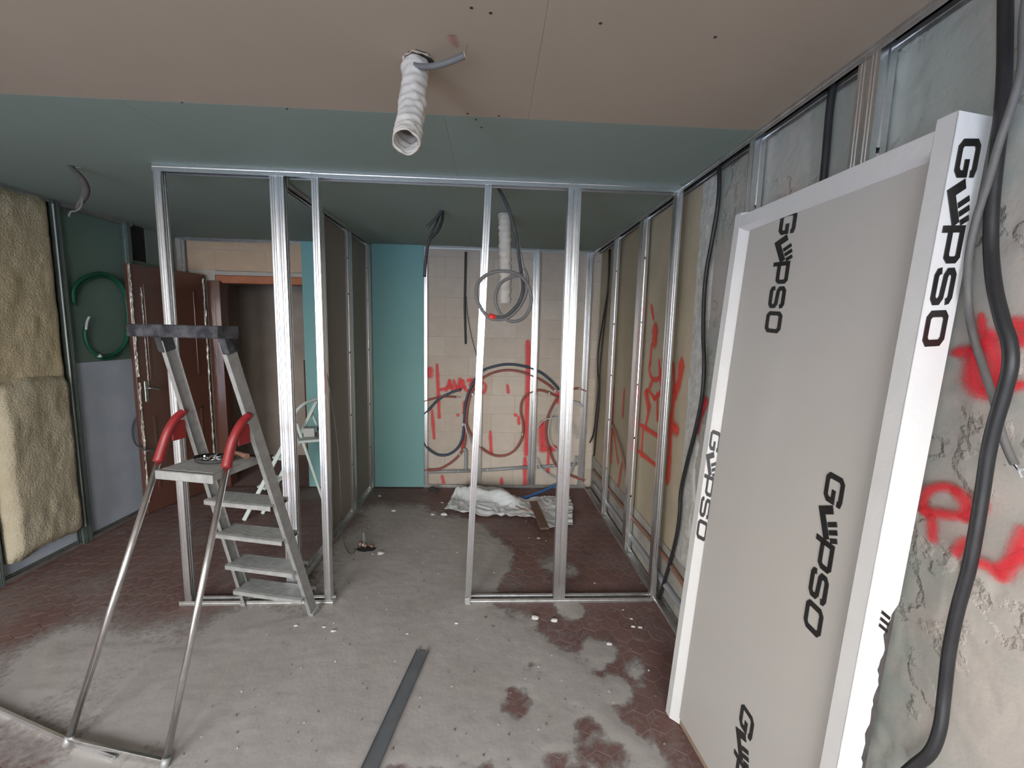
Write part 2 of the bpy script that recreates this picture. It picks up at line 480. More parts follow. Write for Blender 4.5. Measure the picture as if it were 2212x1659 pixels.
def print_strokes(mb, strokes, w, org, rd, ud, nrm, hgt, wid, slant=.0):
    """flat thick lettering: polylines in letter space (x,y) -> plane; w stroke width in letter units"""
    org, rd, ud, nrm = V(org), V(rd), V(ud), V(nrm)
    T = lambda x, y: org + rd * ((x + slant * y) * wid) + ud * (y * hgt)
    for pl_, closed in strokes:
        n = len(pl_)
        L_, R_ = [], []
        for i in range(n):
            if closed:
                a, b, c = pl_[i - 1], pl_[i], pl_[(i + 1) % n]
            else:
                a, b, c = pl_[max(i - 1, 0)], pl_[i], pl_[min(i + 1, n - 1)]
            d1 = V((b[0] - a[0], b[1] - a[1], 0)); d2 = V((c[0] - b[0], c[1] - b[1], 0))
            if d1.length < 1e-6: d1 = d2
            if d2.length < 1e-6: d2 = d1
            d1.normalize(); d2.normalize()
            n1 = V((-d1.y, d1.x, 0)); n2 = V((-d2.y, d2.x, 0))
            mi = (n1 + n2)
            mi = mi / max(mi.dot(n1), .3) if mi.length > 1e-6 else n1
            L_.append((b[0] + mi.x * w / 2, b[1] + mi.y * w / 2)); R_.append((b[0] - mi.x * w / 2, b[1] - mi.y * w / 2))
        vs_ = []
        for lift in (.0022, .0):
            vs_ += [T(*p) + nrm * lift for p in L_] + [T(*p) + nrm * lift for p in R_]
        fs_ = []
        rng = range(n if closed else n - 1)
        for i in rng:
            j = (i + 1) % n
            fs_.append((i, j, n + j, n + i))
            fs_.append((i, j, 2 * n + j, 2 * n + i))
            fs_.append((n + i, n + j, 3 * n + j, 3 * n + i))
        if not closed:
            fs_ += [(0, n, 3 * n, 2 * n), (n - 1, 2 * n - 1, 4 * n - 1, 3 * n - 1)]
        mb.add(vs_, fs_)
    return mb
# ================================================================== THE SETTING
H = 2.5
YF, YB, XP = 2.44, 4.395, -1.2
XL, XLW = -3.03, -3.085
XRW = 1.13
def xs(y):
    return 1.03 + .013 * (4.4 - y)

# ---- floor slab, hexagonal tiles, dust
fl = structure(MB().box((-3.3, -1.8, -.12), (1.4, 6.3, -.0022)).build('floor', M['grout']))
def hexpts(cx, cy, r):
    return [(cx + r * math.cos(math.pi / 6 + k * math.pi / 3), cy + r * math.sin(math.pi / 6 + k * math.pi / 3)) for k in range(6)]
def hex_mesh(mb, cx, cy, r, z, tilt=(0, 0)):
    vs_ = []
    for rr, zz in ((r, z - .003), (r - .002, z)):
        for x, y in hexpts(0, 0, rr):
            vs_.append((cx + x, cy + y, zz + x * tilt[0] + y * tilt[1]))
    mb.add(vs_, [(k, (k + 1) % 6, 6 + (k + 1) % 6, 6 + k) for k in range(6)] + [tuple(range(6, 12))])
APO = .0505
PX, PY = 2 * APO + .002, (2 * APO + .002) * math.sqrt(3) / 2
RAD = APO / math.cos(math.pi / 6)

def smooth(a, b, x):
    t = min(max((x - a) / (b - a), 0), 1)
    return t * t * (3 - 2 * t)

DUST_POLY = [(-0.573, 1.461, 0.000), (0.680, 1.426, 0.000), (0.657, 1.538, 0.000), (0.589, 1.602, 0.000), (0.542, 1.767, 0.000), (0.533, 1.963, -0.000), (0.370, 2.069, 0.000), (0.282, 2.169, 0.000),
             (0.295, 2.292, 0.000), (0.065, 2.349, 0.000), (0.024, 2.459, 0.000), (0.071, 2.763, 0.000), (0.161, 3.009, 0.000), (-0.016, 3.299, 0.000), (-0.221, 3.553, 0.000), (-0.662, 3.791, 0.000),
             (-0.944, 3.739, 0.000), (-0.968, 3.380, 0.000), (-1.052, 3.015, 0.000), (-0.921, 2.384, -0.000), (-1.375, 2.271, 0.000), (-1.463, 2.097, 0.000), (-1.949, 2.155, 0.000), (-2.207, 2.111, 0.000), (-2.152, 1.988, 0.000), (-2.030, 1.826, 0.000), (-1.529, 1.655, 0.000), (-1.470, 1.485, 0.000)]
DUST_POLY = [(p[0], p[1]) for p in DUST_POLY] + [(-1.55, .6), (.55, .6)]
DUST_SPOTS = [(*(0.595, 1.787, 0.000)[:2], .075, 1.5), (*(0.763, 1.899, 0.000)[:2], .05, .9), (*(0.583, 2.019, 0.000)[:2], .07, 1.2), (*(0.492, 2.407, 0.000)[:2], .085, 1.6), (*(0.481, 2.806, 0.000)[:2], .05, .7), (*(0.627, 1.481, 0.000)[:2], .08, 1.0)]
BARE_SPOTS = [(*(0.151, 1.727, 0.000)[:2], .05), (*(0.222, 1.939, 0.000)[:2], .045), (*(0.271, 1.472, 0.000)[:2], .05), (*(0.420, 1.606, 0.000)[:2], .07), (*(0.490, 1.494, 0.000)[:2], .09), (*(0.400, 1.709, 0.000)[:2], .03)]

def poly_sd(x, y):
    """signed distance to the dusty area, positive inside"""
    ins, best = False, 1e9
    n = len(DUST_POLY)
    for i in range(n):
        x1, y1 = DUST_POLY[i]; x2, y2 = DUST_POLY[(i + 1) % n]
        if (y1 > y) != (y2 > y) and x < (x2 - x1) * (y - y1) / (y2 - y1) + x1:
            ins = not ins
        dx, dy = x2 - x1, y2 - y1
        t = min(max(((x - x1) * dx + (y - y1) * dy) / (dx * dx + dy * dy + 1e-12), 0), 1)
        d = math.hypot(x - x1 - t * dx, y - y1 - t * dy)
        best = min(best, d)
    return best if ins else -best

def dust_at(x, y):
    s = poly_sd(x, y)
    if s < -.45 and x > -.7:
        base = -.45
    else:
        base = s
    for cx, cy, r, a in DUST_SPOTS:
        d = math.hypot(x - cx, y - cy)
        base = max(base, (r - d) * a)
    for cx, cy, r in BARE_SPOTS:
        d = math.hypot(x - cx, y - cy)
        base = min(base, (d - r) * .9)
    n1 = noise.noise((x * 5, y * 5, 1.7)) * .07 + noise.noise((x * 17, y * 17, 4.2)) * .045 + noise.noise((x * 45, y * 45, 9.)) * .022
    return base + n1

def build_floor():
    # which tiles the camera sees clean: the 300 largest of them are parts of their own
    cells = []
    j = 0
    y = .55
    while y < 4.46:
        x = -3.05 + (PX / 2 if j % 2 else 0)
        while x < 1.1:
            cells.append((x, y))
            x += PX
        y += PY; j += 1
    scored = []
    for (x, y) in cells:
        dz = y * 1.0
        px = x / max(y, .3)
        vis = -1.25 < px < .55 and y > 1.2 and not (x > .78 and y < 1.75)
        bare = -dust_at(x, y)
        sc = (1 if vis and bare > .02 else 0) * (10 - y + (2 if x > .0 else 0))
        scored.append((sc, x, y))
    scored.sort(reverse=True)
    singles = [s for s in scored[:300] if s[0] > 0]
    rest = scored[len(singles):]
    protos = []
    for k in range(6):
        mb = MB(); hex_mesh(mb, 0, 0, RAD, 0, (R.uniform(-.006, .006), R.uniform(-.006, .006)))
        me = mb.build('floor_tile', M['tile'] if k % 3 else M['tile2'], fl, (0, 0, 0))
        protos.append(me)
    used = [False] * 6
    for i, (_, x, y) in enumerate(singles):
        k = R.randrange(6)
        if not used[k]:
            o = protos[k]; used[k] = True
        else:
            o = protos[k].copy(); col.objects.link(o)
        o.parent = fl
        o.location = V((x, y, R.uniform(-.0004, .0003))) - V(fl.location)
        o.rotation_euler = (0, 0, R.randrange(6) * math.pi / 3)
    mb = MB()
    for _, x, y in rest:
        hex_mesh(mb, x, y, RAD, R.uniform(-.0004, .0003))
    o = mb.build('small_floor_tiles', M['tile'], fl)
    o['kind'] = 'stuff'
    # dust sheet: thick and opaque where the floor is dusty, thinning out to a film over the tiles around it
    nx, ny = 250, 250
    x0, x1, y0, y1 = -3.0, 1.07, .6, 4.38
    pv, cov = [], []
    for b in range(ny + 1):
        for a in range(nx + 1):
            x = x0 + (x1 - x0) * a / nx; y = y0 + (y1 - y0) * b / ny
            d = dust_at(x, y)
            left = smooth(-.3, -1.2, x)
            wide = .05 + .28 * left + .08 * smooth(2.5, 3.3, y)
            c = smooth(-wide, .02, d) + .12 * left + .05
            c += .22 * noise.noise((x * 3, y * 3, 3)) * (1 - smooth(-.02, .08, d)) + .12 * noise.noise((x * 21, y * 21, 6)) * (1 - smooth(-.02, .08, d))
            c *= 1 - .40 * left * smooth(-.1, .3, noise.noise((x * 2.3 + y * 1.2, y * 1.1 - x, 12)) + .25)
            z = .0009 + .0035 * smooth(-.03, .05, d)
            if d > 0:
                z += .0016 * (noise.noise((x * 20, y * 20, 2)) + .6 * noise.noise((x * 50, y * 50, 5))) * smooth(0, .05, d)
                z += .0016 * max(0, noise.noise((x * 4, y * 4, 8)))
            pv.append((x, y, max(z, .0012))); cov.append(min(max(c, 0), 1))
    keep = []
    for b in range(ny):
        for a in range(nx):
            i = b * (nx + 1) + a
            q = (i, i + 1, i + nx + 2, i + nx + 1)
            if max(cov[k] for k in q) > .02:
                keep.append(q)
    used_v = sorted({k for q in keep for k in q})
    remap = {k: n for n, k in enumerate(used_v)}
    mb = MB()
    mb.add([pv[k] for k in used_v], [tuple(remap[k] for k in q) for q in keep], True)
    o = mb.build('plaster_dust', M['dust'], None, (0, 0, 0))
    at_ = o.data.attributes.new('cover', 'FLOAT', 'POINT')
    at_.data.foreach_set('value', [cov[k] for k in used_v])
    tag(o, 'grey plaster dust spread over the middle of the red tiled floor', 'dust', kind='stuff')
build_floor()

# ---- ceiling of boards
ce = structure(MB().box((-3.2, -1.8, H + .0135), (1.25, 4.6, H + .12)).build('ceiling', M['inner_wall']))
def panel(name, a, b, m, parent, bev=.0005):
    a, b = V(a), V(b)
    d = (b - a) / 2
    return MB().obox((a + b) / 2, (abs(d.x), 0, 0), (0, abs(d.y), 0), (0, 0, abs(d.z)), bev).build(name, m, parent)
g = .0003
for xa, xb in ((-3.1, -2.27), (-2.27, .13), (.13, 1.16)):
    panel('ceiling_panel', (xa + g, -1.75, H), (xb - g, .4497, H + .0125), M['taupe'], ce)
    panel('ceiling_panel', (xa + g, .4503, H), (xb - g, 1.79, H + .0125), M['taupe'], ce)
for xa, xb in ((-3.1, -2.62), (-2.62, -1.42), (-1.42, -.2), (-.2, 1.0), (1.0, 1.16)):
    panel('ceiling_panel', (xa + g, 1.7915, H), (xb - g, 3.6217, H + .0125), M['green_board'], ce)
    panel('ceiling_panel', (xa + g, 3.6223, H), (xb - g, 4.45, H + .0125), M['green_board'], ce)
mb = MB()
for px_, py_ in ():
    pass
for p in ((-0.067, 1.223, 2.500), (-0.017, 1.237, 2.500), (0.280, 1.250, 2.500), (0.613, 1.276, 2.500), (-0.077, 1.812, 2.500), (-0.107, 1.768, 2.500), (0.014, 1.774, 2.500), (-0.056, 1.876, 2.500), (-1.188, 1.790, 2.500), (-0.804, 1.800, 2.500)):
    screw_head(mb, (p[0], p[1], 2.4995), (0, 0, -1), .005)
mb.build('screw', M['dark'], ce)['kind'] = 'stuff'

# ---- right wall: old plaster with relief near the camera, beige coat further in
def relief_wall():
    mb = MB()
    ys = [-1.75] + [.3 + i * .0135 for i in range(156)] + [2.6, 3.4, 4.6]
    zs = [i * .0165 for i in range(152)] + [H + .01]
    nz_ = len(zs)
    vs_ = []
    for y in ys:
        for z in zs:
            d = 0
            if .3 <= y <= 2.4:
                n2 = noise.noise((y * 6, z * 5, 7.))
                n3 = noise.noise((y * 19, z * 17, 2.))
                d = .005 * noise.noise((y * 1.8, z * 1.4, 3.)) + .0018 * n2 + .0008 * n3
                lay = noise.noise((y * 2.1 + .25 * n2, z * 1.9 + .2 * n3, 31.))
                d += .0045 * smooth(.10, .12, lay + .12 * n3)
                d += .0045 * smooth(-.22, -.205, lay + .10 * n2)
                crk = abs(noise.noise((y * 1.7 + .35 * n2, z * 1.5 + .2 * n3, 11.)))
                d -= .006 * smooth(.02, .0, crk) * smooth(-.05, .2, noise.noise((y * 1.3, z * 1.3, 21.)))
            vs_.append((XRW - d, y, z))
    fs_ = [(i * nz_ + j, (i + 1) * nz_ + j, (i + 1) * nz_ + j + 1, i * nz_ + j + 1) for i in range(len(ys) - 1) for j in range(nz_ - 1)]
    mb.add(vs_, fs_, True)
    mb.box((XRW + .012, -1.75, 0), (XRW + .12, 4.6, H + .01))
    return mb
wr = structure(relief_wall().build('wall_right', M['wall_plaster']))
MB().box((XRW - .012, 2.34, .0), (XRW + .005, 4.44, H)).build('plaster_coat', M['wall_beige'], wr)
MB().box((XRW - .02, 1.9, 0), (XRW + .005, 4.44, .36)).build('damp_footing', M['footing'], wr)
mb = MB()   # ragged vertical strip of pale flaking plaster where an old partition stood
prev = None
vs_, fs_ = [], []
for i in range(60):
    z = i * H / 59
    w0 = .012 * noise.noise((z * 9, 1, 1)); w1 = .02 * noise.noise((z * 7, 5, 1))
    for yy, dx in ((2.345 + w0, .006), (2.33 + w0, .016), (2.25 + w1, .018 + .006 * noise.noise((z * 14, 3, 3))), (2.20 + w1, .012), (2.185 + w1, .0)):
        vs_.append((XRW - dx, yy, z))
for i in range(59):
    for j in range(4):
        fs_.append((i * 5 + j, i * 5 + j + 1, i * 5 + 6 + j, i * 5 + 5 + j))
mb.add(vs_, fs_, False)
mb.build('flaking_strip', M['wall_flake'], wr)

# ---- left wall with its two boards
wl = structure(MB().box((XLW - .12, -1.75, 0), (XLW - .014, 4.6, H + .01)).build('wall_left', M['inner_wall']))
panel('upper_board', (XLW - .0125, 2.62, 1.362), (XLW, 3.86, H), M['green_left'], wl)
panel('lower_board', (XLW - .0125, 2.62, .0), (XLW, 4.4, 1.36), M['grey_board'], wl)
panel('upper_board', (XLW - .0125, 3.86, 1.362), (XLW, 4.4, 2.2), M['green_left'], wl)
panel('upper_board', (XLW - .0125, 4.06, 2.2), (XLW, 4.4, H), M['green_board'], wl)
panel('lower_board', (XLW - .0125, -1.7, .0), (XLW, 2.618, H), M['inner_wall'], wl)
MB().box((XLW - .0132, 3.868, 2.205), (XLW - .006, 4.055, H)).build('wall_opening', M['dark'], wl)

# ---- back wall of concrete blocks with the doorway
wb = structure(MB().box((-3.2, 4.4365, 0), (-2.74, 4.6, H + .01)).box((-1.88, 4.4365, 0), (1.25, 4.6, H + .01)).box((-2.74, 4.4365, 2.2), (-1.88, 4.6, H + .01)).build('wall_back', M['mortar']))
def blocks(x0, x1, z0, z1, mats, name='concrete_block', off=0.):
    h, l = .2, .49
    r_ = 0
    z = z0
    while z < z1 - .02:
        zt = min(z + h, z1)
        x = x0 - (l * .5 if (r_ % 2) else 0) - off
        while x < x1:
            a, b = max(x, x0), min(x + l, x1)
            if b - a > .04:
                d = R.uniform(0, .002)
                c = V(((a + b) / 2, 4.460 + d, (z + zt) / 2))
                MB().obox(c, ((b - a) / 2 - .002, 0, 0), (0, .026, 0), (0, 0, (zt - z) / 2 - .0018), .002).build(name, mats[R.randrange(len(mats))], wb)
            x += l
        z = zt; r_ += 1
blocks(-.72, 1.11, .0, H, [M['block'], M['block'], M['block2']])
blocks(-3.05, -1.80, 2.2, H, [M['block_tan']], off=.17)
MB().obox((-2.3, 4.465, 2.178), (.52, 0, 0), (0, .027, 0), (0, 0, .02), .003).build('mortar_band', M['mortar'], wb)
blocks(-3.05, -2.81, .0, 2.2, [M['block']])
MB().obox((-2.31, 4.50, 2.12), (.46, 0, 0), (0, .05, 0), (0, 0, .036), .004).build('lintel', M['lintel'], wb)
# hallway behind the doorway
wh = structure(MB().box((-3.2, 5.55, 0), (-1.2, 5.65, 2.6)).box((-3.25, 4.6, 0), (-3.15, 5.65, 2.6)).box((-1.3, 4.6, 0), (-1.2, 5.65, 2.6)).box((-3.2, 4.6, 2.4), (-1.2, 5.65, 2.5)).build('wall_hallway', M['hall']))
MB().tube([(-2.55, 5.5, 0), (-2.55, 5.5, 2.4)], .028, 8).build('pipe', M['brown_pipe'], wh)
MB().box((-2.38, 5.52, 1.25), (-1.6, 5.55, 0)).build('dado_board', M['door_brown'], wh)
structure(MB().bar((-2.745, 4.47, 0), (-2.745, 4.47, 2.1), .12, .12, (1, 0, 0)).build('trim_1', M['door_brown']))
structure(MB().bar((-1.875, 4.56, 0), (-1.875, 4.56, 2.1), .03, .08, (1, 0, 0)).build('trim_2', M['door_brown']))

# ---- wall behind the camera with the wide opening that lights the room, terrace outside
(ax0, ax1, az0, az1), (bx0, bx1, bz0, bz1) = OPENINGS
structure(MB().box((-3.2, WIN_Y - .2, 0), (ax0, WIN_Y, H + .01)).box((ax1, WIN_Y - .2, 0), (bx0, WIN_Y, H + .01)).box((bx1, WIN_Y - .2, 0), (1.25, WIN_Y, H + .01)).box((ax0, WIN_Y - .2, az1), (ax1, WIN_Y, H + .01)).box((bx0, WIN_Y - .2, bz1), (bx1, WIN_Y, H + .01)).box((bx0, WIN_Y - .2, 0), (bx1, WIN_Y, bz0)).build('wall_front', M['inner_wall']))
for nm, (x0, x1, z0, z1) in zip(('door_1', 'window_1'), OPENINGS):
    structure(MB().bar((x0 + .025, WIN_Y - .1, z0), (x0 + .025, WIN_Y - .1, z1), .05, .06).bar((x1 - .025, WIN_Y - .1, z0), (x1 - .025, WIN_Y - .1, z1), .05, .06).bar((x0, WIN_Y - .1, z1 - .025), (x1, WIN_Y - .1, z1 - .025), .05, .06).build(nm, M['white_pvc']))
structure(MB().box((-30, -40, -.2), (30, WIN_Y - .2, -.08)).build('terrace', M['terrace']))

# ================================================================== METAL FRAMES
# ---- front partition
ff = thing('metal_partition_frame', (-.36, YF, 0), 'bright galvanised stud frame standing in front across the room with a door gap', 'wall frame')
mb = u_track(MB(), (-1.795, YF - .001, H), (-.98, YF - .001, H), (0, 0, -1), (0, 1, 0), .05, .04)
tt_ = mb.build('top_track', M['galv'], ff)
mb = MB()
for dx in (-1.165, -1.145):
    screw_head(mb, (dx, YF - .002, H - .022), (0, -1, 0), .0045)
mb.build('screw', M['galv_dusty'], tt_)
mb = u_track(MB(), (-1.07, YF + .0005, H - .002), (1.035, YF + .0005, H - .002), (0, 0, -1), (0, 1, 0), .048, .038)
tt_ = mb.build('top_track', M['galv'], ff)
mb = MB()
for dx in (.43, .46):
    screw_head(mb, (dx, YF - .001, H - .022), (0, -1, 0), .0045)
mb.build('screw', M['galv_dusty'], tt_)
u_track(MB(), (-1.825, YF - .001, .003), (-.93, YF - .001, .003), (0, 0, 1), (0, 1, 0), .05, .03).build('bottom_track', M['galv_dusty'], ff)
u_track(MB(), (-.135, YF - .001, .003), (1.03, YF - .001, .003), (0, 0, 1), (0, 1, 0), .05, .03).build('bottom_track', M['galv_dusty'], ff)
Z0, Z1 = .005, H - .004
def front_stud(x, sgn, m='galv', xb=None, label=None, holes=()):
    mb = c_stud(MB(), (x if xb is None else xb, YF + .001, Z0), (x, YF + .001, Z1), (sgn, 0, 0), (0, 1, 0), .047, .035, holes=holes)
    o = mb.build('stud', M[m], ff)
    if label: o['label'] = label
    return o
front_stud(-1.791, 1, holes=(.6, 1.2, 2.0))
front_stud(-1.161, -1)
front_stud(-1.160, 1)
front_stud(-.943, -1, holes=(.5, 1.05, 1.6, 2.2))
front_stud(-.012, -1, xb=-.100, label='stud leaning out of plumb beside the door gap')
front_stud(.446, -1)
front_stud(.447, 1)
front_stud(1.022, 1, holes=(.5, 1.0, 1.5, 2.25))
MB().obox((-.118, YF - .012, .022), (.014, 0, .004), (0, .001, 0), (-.004, .003, .022), 0).build('bent_tab', M['galv_dusty'], ff)

# ---- right wall lining
rf = thing('wall_lining_frame', (1.06, 2.8, 0), 'galvanised lining frame standing along the right wall, studs with punched holes', 'wall frame')
u_track(MB(), (xs(.2) - .002, .2, H), (xs(4.38) - .002, 4.38, H), (0, 0, -1), (1, 0, 0), .05, .03).build('top_track', M['galv_dusty'], rf)
u_track(MB(), (xs(1.95) - .002, 1.95, .003), (xs(4.38) - .002, 4.38, .003), (0, 0, 1), (1, 0, 0), .05, .03).build('bottom_track', M['galv_dusty'], rf)
for y, dbl in ((1.24, True), (1.80, False), (3.04, True), (3.70, False)):
    x = xs(y)
    c_stud(MB(), (x, y, Z0), (x, y, Z1), (0, 1, 0), (1, 0, 0), .047, .035, holes=(.45, .9, 1.3, 1.75, 2.2)).build('stud', M['galv'], rf)
    if dbl:
        c_stud(MB(), (x, y + .072, Z0), (x, y + .072, Z1), (0, -1, 0), (1, 0, 0), .047, .035).build('stud', M['galv'], rf)

# ---- back wall lining
bf = thing('back_lining_frame', (.2, YB, 0), 'galvanised lining frame on the concrete block wall at the back', 'wall frame')
u_track(MB(), (-.70, YB, H), (1.03, YB, H), (0, 0, -1), (0, 1, 0), .05, .03).build('top_track', M['galv'], bf)
u_track(MB(), (-.69, YB, .003), (1.03, YB, .003), (0, 0, 1), (0, 1, 0), .05, .03).build('bottom_track', M['galv_dusty'], bf)
def back_stud(x, sgn, z0=Z0, z1=Z1, holes=()):
    return c_stud(MB(), (x, YB + .0015, z0), (x, YB + .0015, z1), (sgn, 0, 0), (0, 1, 0), .047, .035, holes=holes).build('stud', M['galv'], bf)
back_stud(-.69, 1, holes=(.5,))
back_stud(-.09, -1)
back_stud(.448, -1)
back_stud(.449, 1, .0, 1.02, holes=(.4,))
c_stud(MB(), (.478, YB - .004, .95), (.478, YB - .004, Z1), (-1, 0, 0), (0, 1, 0), .047, .033, holes=(.3, .4, 1.0)).build('stud', M['galv'], bf)['label'] = 'short stud spliced on top of another'
back_stud(1.02, -1, holes=(.5, 1.1, 1.8))
back_stud(.955, 1)

# ---- doorway side of the back wall: track and short stud over the brown door
df = thing('doorway_lining_frame', (-2.5, YB, 2.2), 'short galvanised track and stud above the doorway, over the brown door', 'wall frame')
u_track(MB(), (-3.03, YB, H), (-1.80, YB, H), (0, 0, -1), (0, 1, 0), .05, .03).build('top_track', M['galv_dusty'], df)
c_stud(MB(), (-3.02, YB + .0015, 2.1), (-3.02, YB + .0015, Z1), (1, 0, 0), (0, 1, 0), .047, .035).build('stud', M['galv_dusty'], df)

# ---- closet partition running back from the front frame
cf = thing('closet_partition_frame', (-1.22, 3.4, 0), 'stud partition running from the front frame back to the turquoise boards', 'wall frame')
u_track(MB(), (XP - .049, YF + .05, H), (XP - .049, YB - .02, H), (0, 0, -1), (1, 0, 0), .05, .03).build('top_track', M['galv_dusty'], cf)
u_track(MB(), (XP - .049, YF + .05, .003), (XP - .049, YB - .02, .003), (0, 0, 1), (1, 0, 0), .05, .03).build('bottom_track', M['galv_dusty'], cf)
for y in (3.165, 3.76, 4.335):
    c_stud(MB(), (XP - .048, y, Z0), (XP - .048, y, Z1), (0, 1, 0), (1, 0, 0), .047, .035, holes=(.45, .9, 1.45, 1.95, 2.25)).build('stud', M['galv'], cf)
panel('plasterboard', (XP - .063, 3.15, .008), (XP - .0505, 3.775, H - .004), M['board_back'], cf)
panel('plasterboard', (XP - .063, 3.777, .008), (XP - .0505, YB - .015, H - .004), M['board_back'], cf)

# ---- left wall lining
lf = thing('left_lining_frame', (XL, 3.2, 0), 'dull greenish metal studs on the left wall beside the glass wool', 'wall frame')
u_track(MB(), (XLW + .002, .3, H), (XLW + .002, 3.86, H), (0, 0, -1), (1, 0, 0), .05, .03).build('top_track', M['galv_dusty'], lf)
u_track(MB(), (XLW + .002, 2.62, .003), (XLW + .002, 3.86, .003), (0, 0, 1), (1, 0, 0), .05, .03).build('bottom_track', M['galv_dusty'], lf)
for y, s in ((3.215, 1), (3.213, -1), (3.80, 1), (2.62, 1)):
    c_stud(MB(), (XL, y, Z0), (XL, y, Z1), (0, s, 0), (-1, 0, 0), .048, .035, holes=(.8, 1.6)).build('stud', M['stud_dull'], lf)

# ---- turquoise boards on the back wall
def board(name, x0, x1, label):
    root = thing(name, ((x0 + x1) / 2, YB - .006, 0), label, 'plasterboard', 'turquoise boards on the back wall')
    panel('face', (x0, YB - .0125, .012), (x1, YB - .001, H - .002), M['turq_board'], root)
    mb = MB()
    for i in range(8):
        for x in (x0 + .015, x1 - .015):
            screw_head(mb, (x, YB - .0128, .2 + i * .3), (0, -1, 0), .004)
    mb.build('screw', M['galv_dusty'], root)['kind'] = 'stuff'
board('turquoise_plasterboard', -1.875, XP - .064, 'narrow strip of turquoise plasterboard at the edge of the doorway, behind the mint stepladder')
board('turquoise_plasterboard', XP + .002, -.687, 'turquoise plasterboard at the back corner, left of the concrete blocks')

# ================================================================== GLASS WOOL
def wool(name, y0, y1, z0, z1, x, th, m, label, seed):
    mb = MB()
    ny, nz = 26, max(14, int((z1 - z0) * 30))
    vs_, fs_ = [], []
    for side in (1, 0):
        for i in range(ny + 1):
            for j in range(nz + 1):
                u, v = i / ny, j / nz
                e = min(u, 1 - u, (v) * (z1 - z0) / .6, (1 - v) * (z1 - z0) / .6)
                y = y0 + (y1 - y0) * u + .012 * noise.noise((seed, v * 9, 1)) * (1 if u in (0, 1) else 0)
                z = z0 + (z1 - z0) * v + (.03 * noise.noise((u * 4, seed, 2)) + .012 * noise.noise((u * 15, seed, 5)) if j in (0, nz) else 0)
                d = th * (.45 + .55 * smooth(0, .09, e)) + .009 * noise.noise((u * 4, v * 6, seed)) + .006 * noise.noise((u * 11, v * 20, seed)) + .004 * noise.noise((u * 30, v * 60, seed))
                vs_.append((x + (d if side else 0), y, z))
    n = (ny + 1) * (nz + 1)
    for i in range(ny):
        for j in range(nz):
            a = i * (nz + 1) + j
            fs_.append((a, a + nz + 1, a + nz + 2, a + 1))
            fs_.append((n + a, n + a + 1, n + a + nz + 2, n + a + nz + 1))
    for i in range(ny):
        for j in (0, nz):
            a = i * (nz + 1) + j; b = a + nz + 1
            fs_.append((a, b, n + b, n + a))
    for j in range(nz):
        for i in (0, ny):
            a = i * (nz + 1) + j; b = a + 1
            fs_.append((a, b, n + b, n + a))
    mb.add(vs_, fs_, True)
    o = mb.build(name, m)
    return tag(o, label, 'insulation', 'glass wool on the left wall')
wool('glass_wool_batt', 2.66, 3.165, 1.24, 2.485, XLW + .004, .085, M['wool'], 'upper yellowish glass wool batt against the left wall, reaching the ceiling', 3.1)
wool('glass_wool_batt', 2.68, 3.145, .14, 1.30, XLW + .03, .095, M['wool2'], 'lower greyer glass wool batt against the left wall, hanging short of the floor', 8.4)
o = MB().bar((XL + .028, 3.172, .15), (XL + .028, 3.172, 2.46), .010, .003, (1, 0, 0)).build('facing_paper', M['pale_box'])
tag(o, 'thin pale facing edge along the glass wool beside the left stud', 'insulation facing')

# ================================================================== PACKAGED DOOR BLOCK
BO = V((.8037, 1.6691, .004))
b_yaw, b_lean, b_phi = .0688, .0745, .0164
_ew = V((math.sin(b_yaw), -math.cos(b_yaw), 0)); _et = V((math.cos(b_yaw), math.sin(b_yaw), 0)); _eh = V((0, 0, 1))
_eh2 = _eh * math.cos(b_lean) + _et * math.sin(b_lean); ET = _et * math.cos(b_lean) - _eh * math.sin(b_lean)
EW = _ew * math.cos(b_phi) + _eh2 * math.sin(b_phi); EH = _eh2 * math.cos(b_phi) - _ew * math.sin(b_phi)
BW, BH, BT = .765, 2.148, .082
def B(u, v, t=0.):
    return BO + EW * u + EH * v + ET * t
db = thing('packaged_door', tuple(BO), 'white framed door unit in printed film leaning on the right wall', 'door')
def bbox(u0, u1, v0, v1, t0, t1, bev=.004):
    return MB().obox(B((u0 + u1) / 2, (v0 + v1) / 2, (t0 + t1) / 2), EW * ((u1 - u0) / 2), EH * ((v1 - v0) / 2), ET * ((t1 - t0) / 2), bev)
def bprism(prof, v0, v1):
    """profile in (u,t) along the height"""
    n = len(prof)
    vs_ = [B(u, v, t) for v in (v0, v1) for u, t in prof]
    return MB().add(vs_, [(i, (i + 1) % n, n + (i + 1) % n, n + i) for i in range(n)] + [tuple(range(n))[::-1], tuple(range(n, 2 * n))])
bprism([(0, 0), (.034, 0), (.066, .030), (.066, .045), (.05, .045), (.05, BT), (0, BT)], 0, BH).build('jamb', M['wrap_white'], db)
bprism([(BW, 0), (BW - .042, 0), (BW - .050, .010), (BW - .050, .045), (BW - .04, .045), (BW - .04, BT * .5), (BW - .012, BT * .55), (BW - .04, BT * .62), (BW - .04, BT), (BW, BT)], 0.0, BH + .012).build('jamb', M['wrap_white'], db)
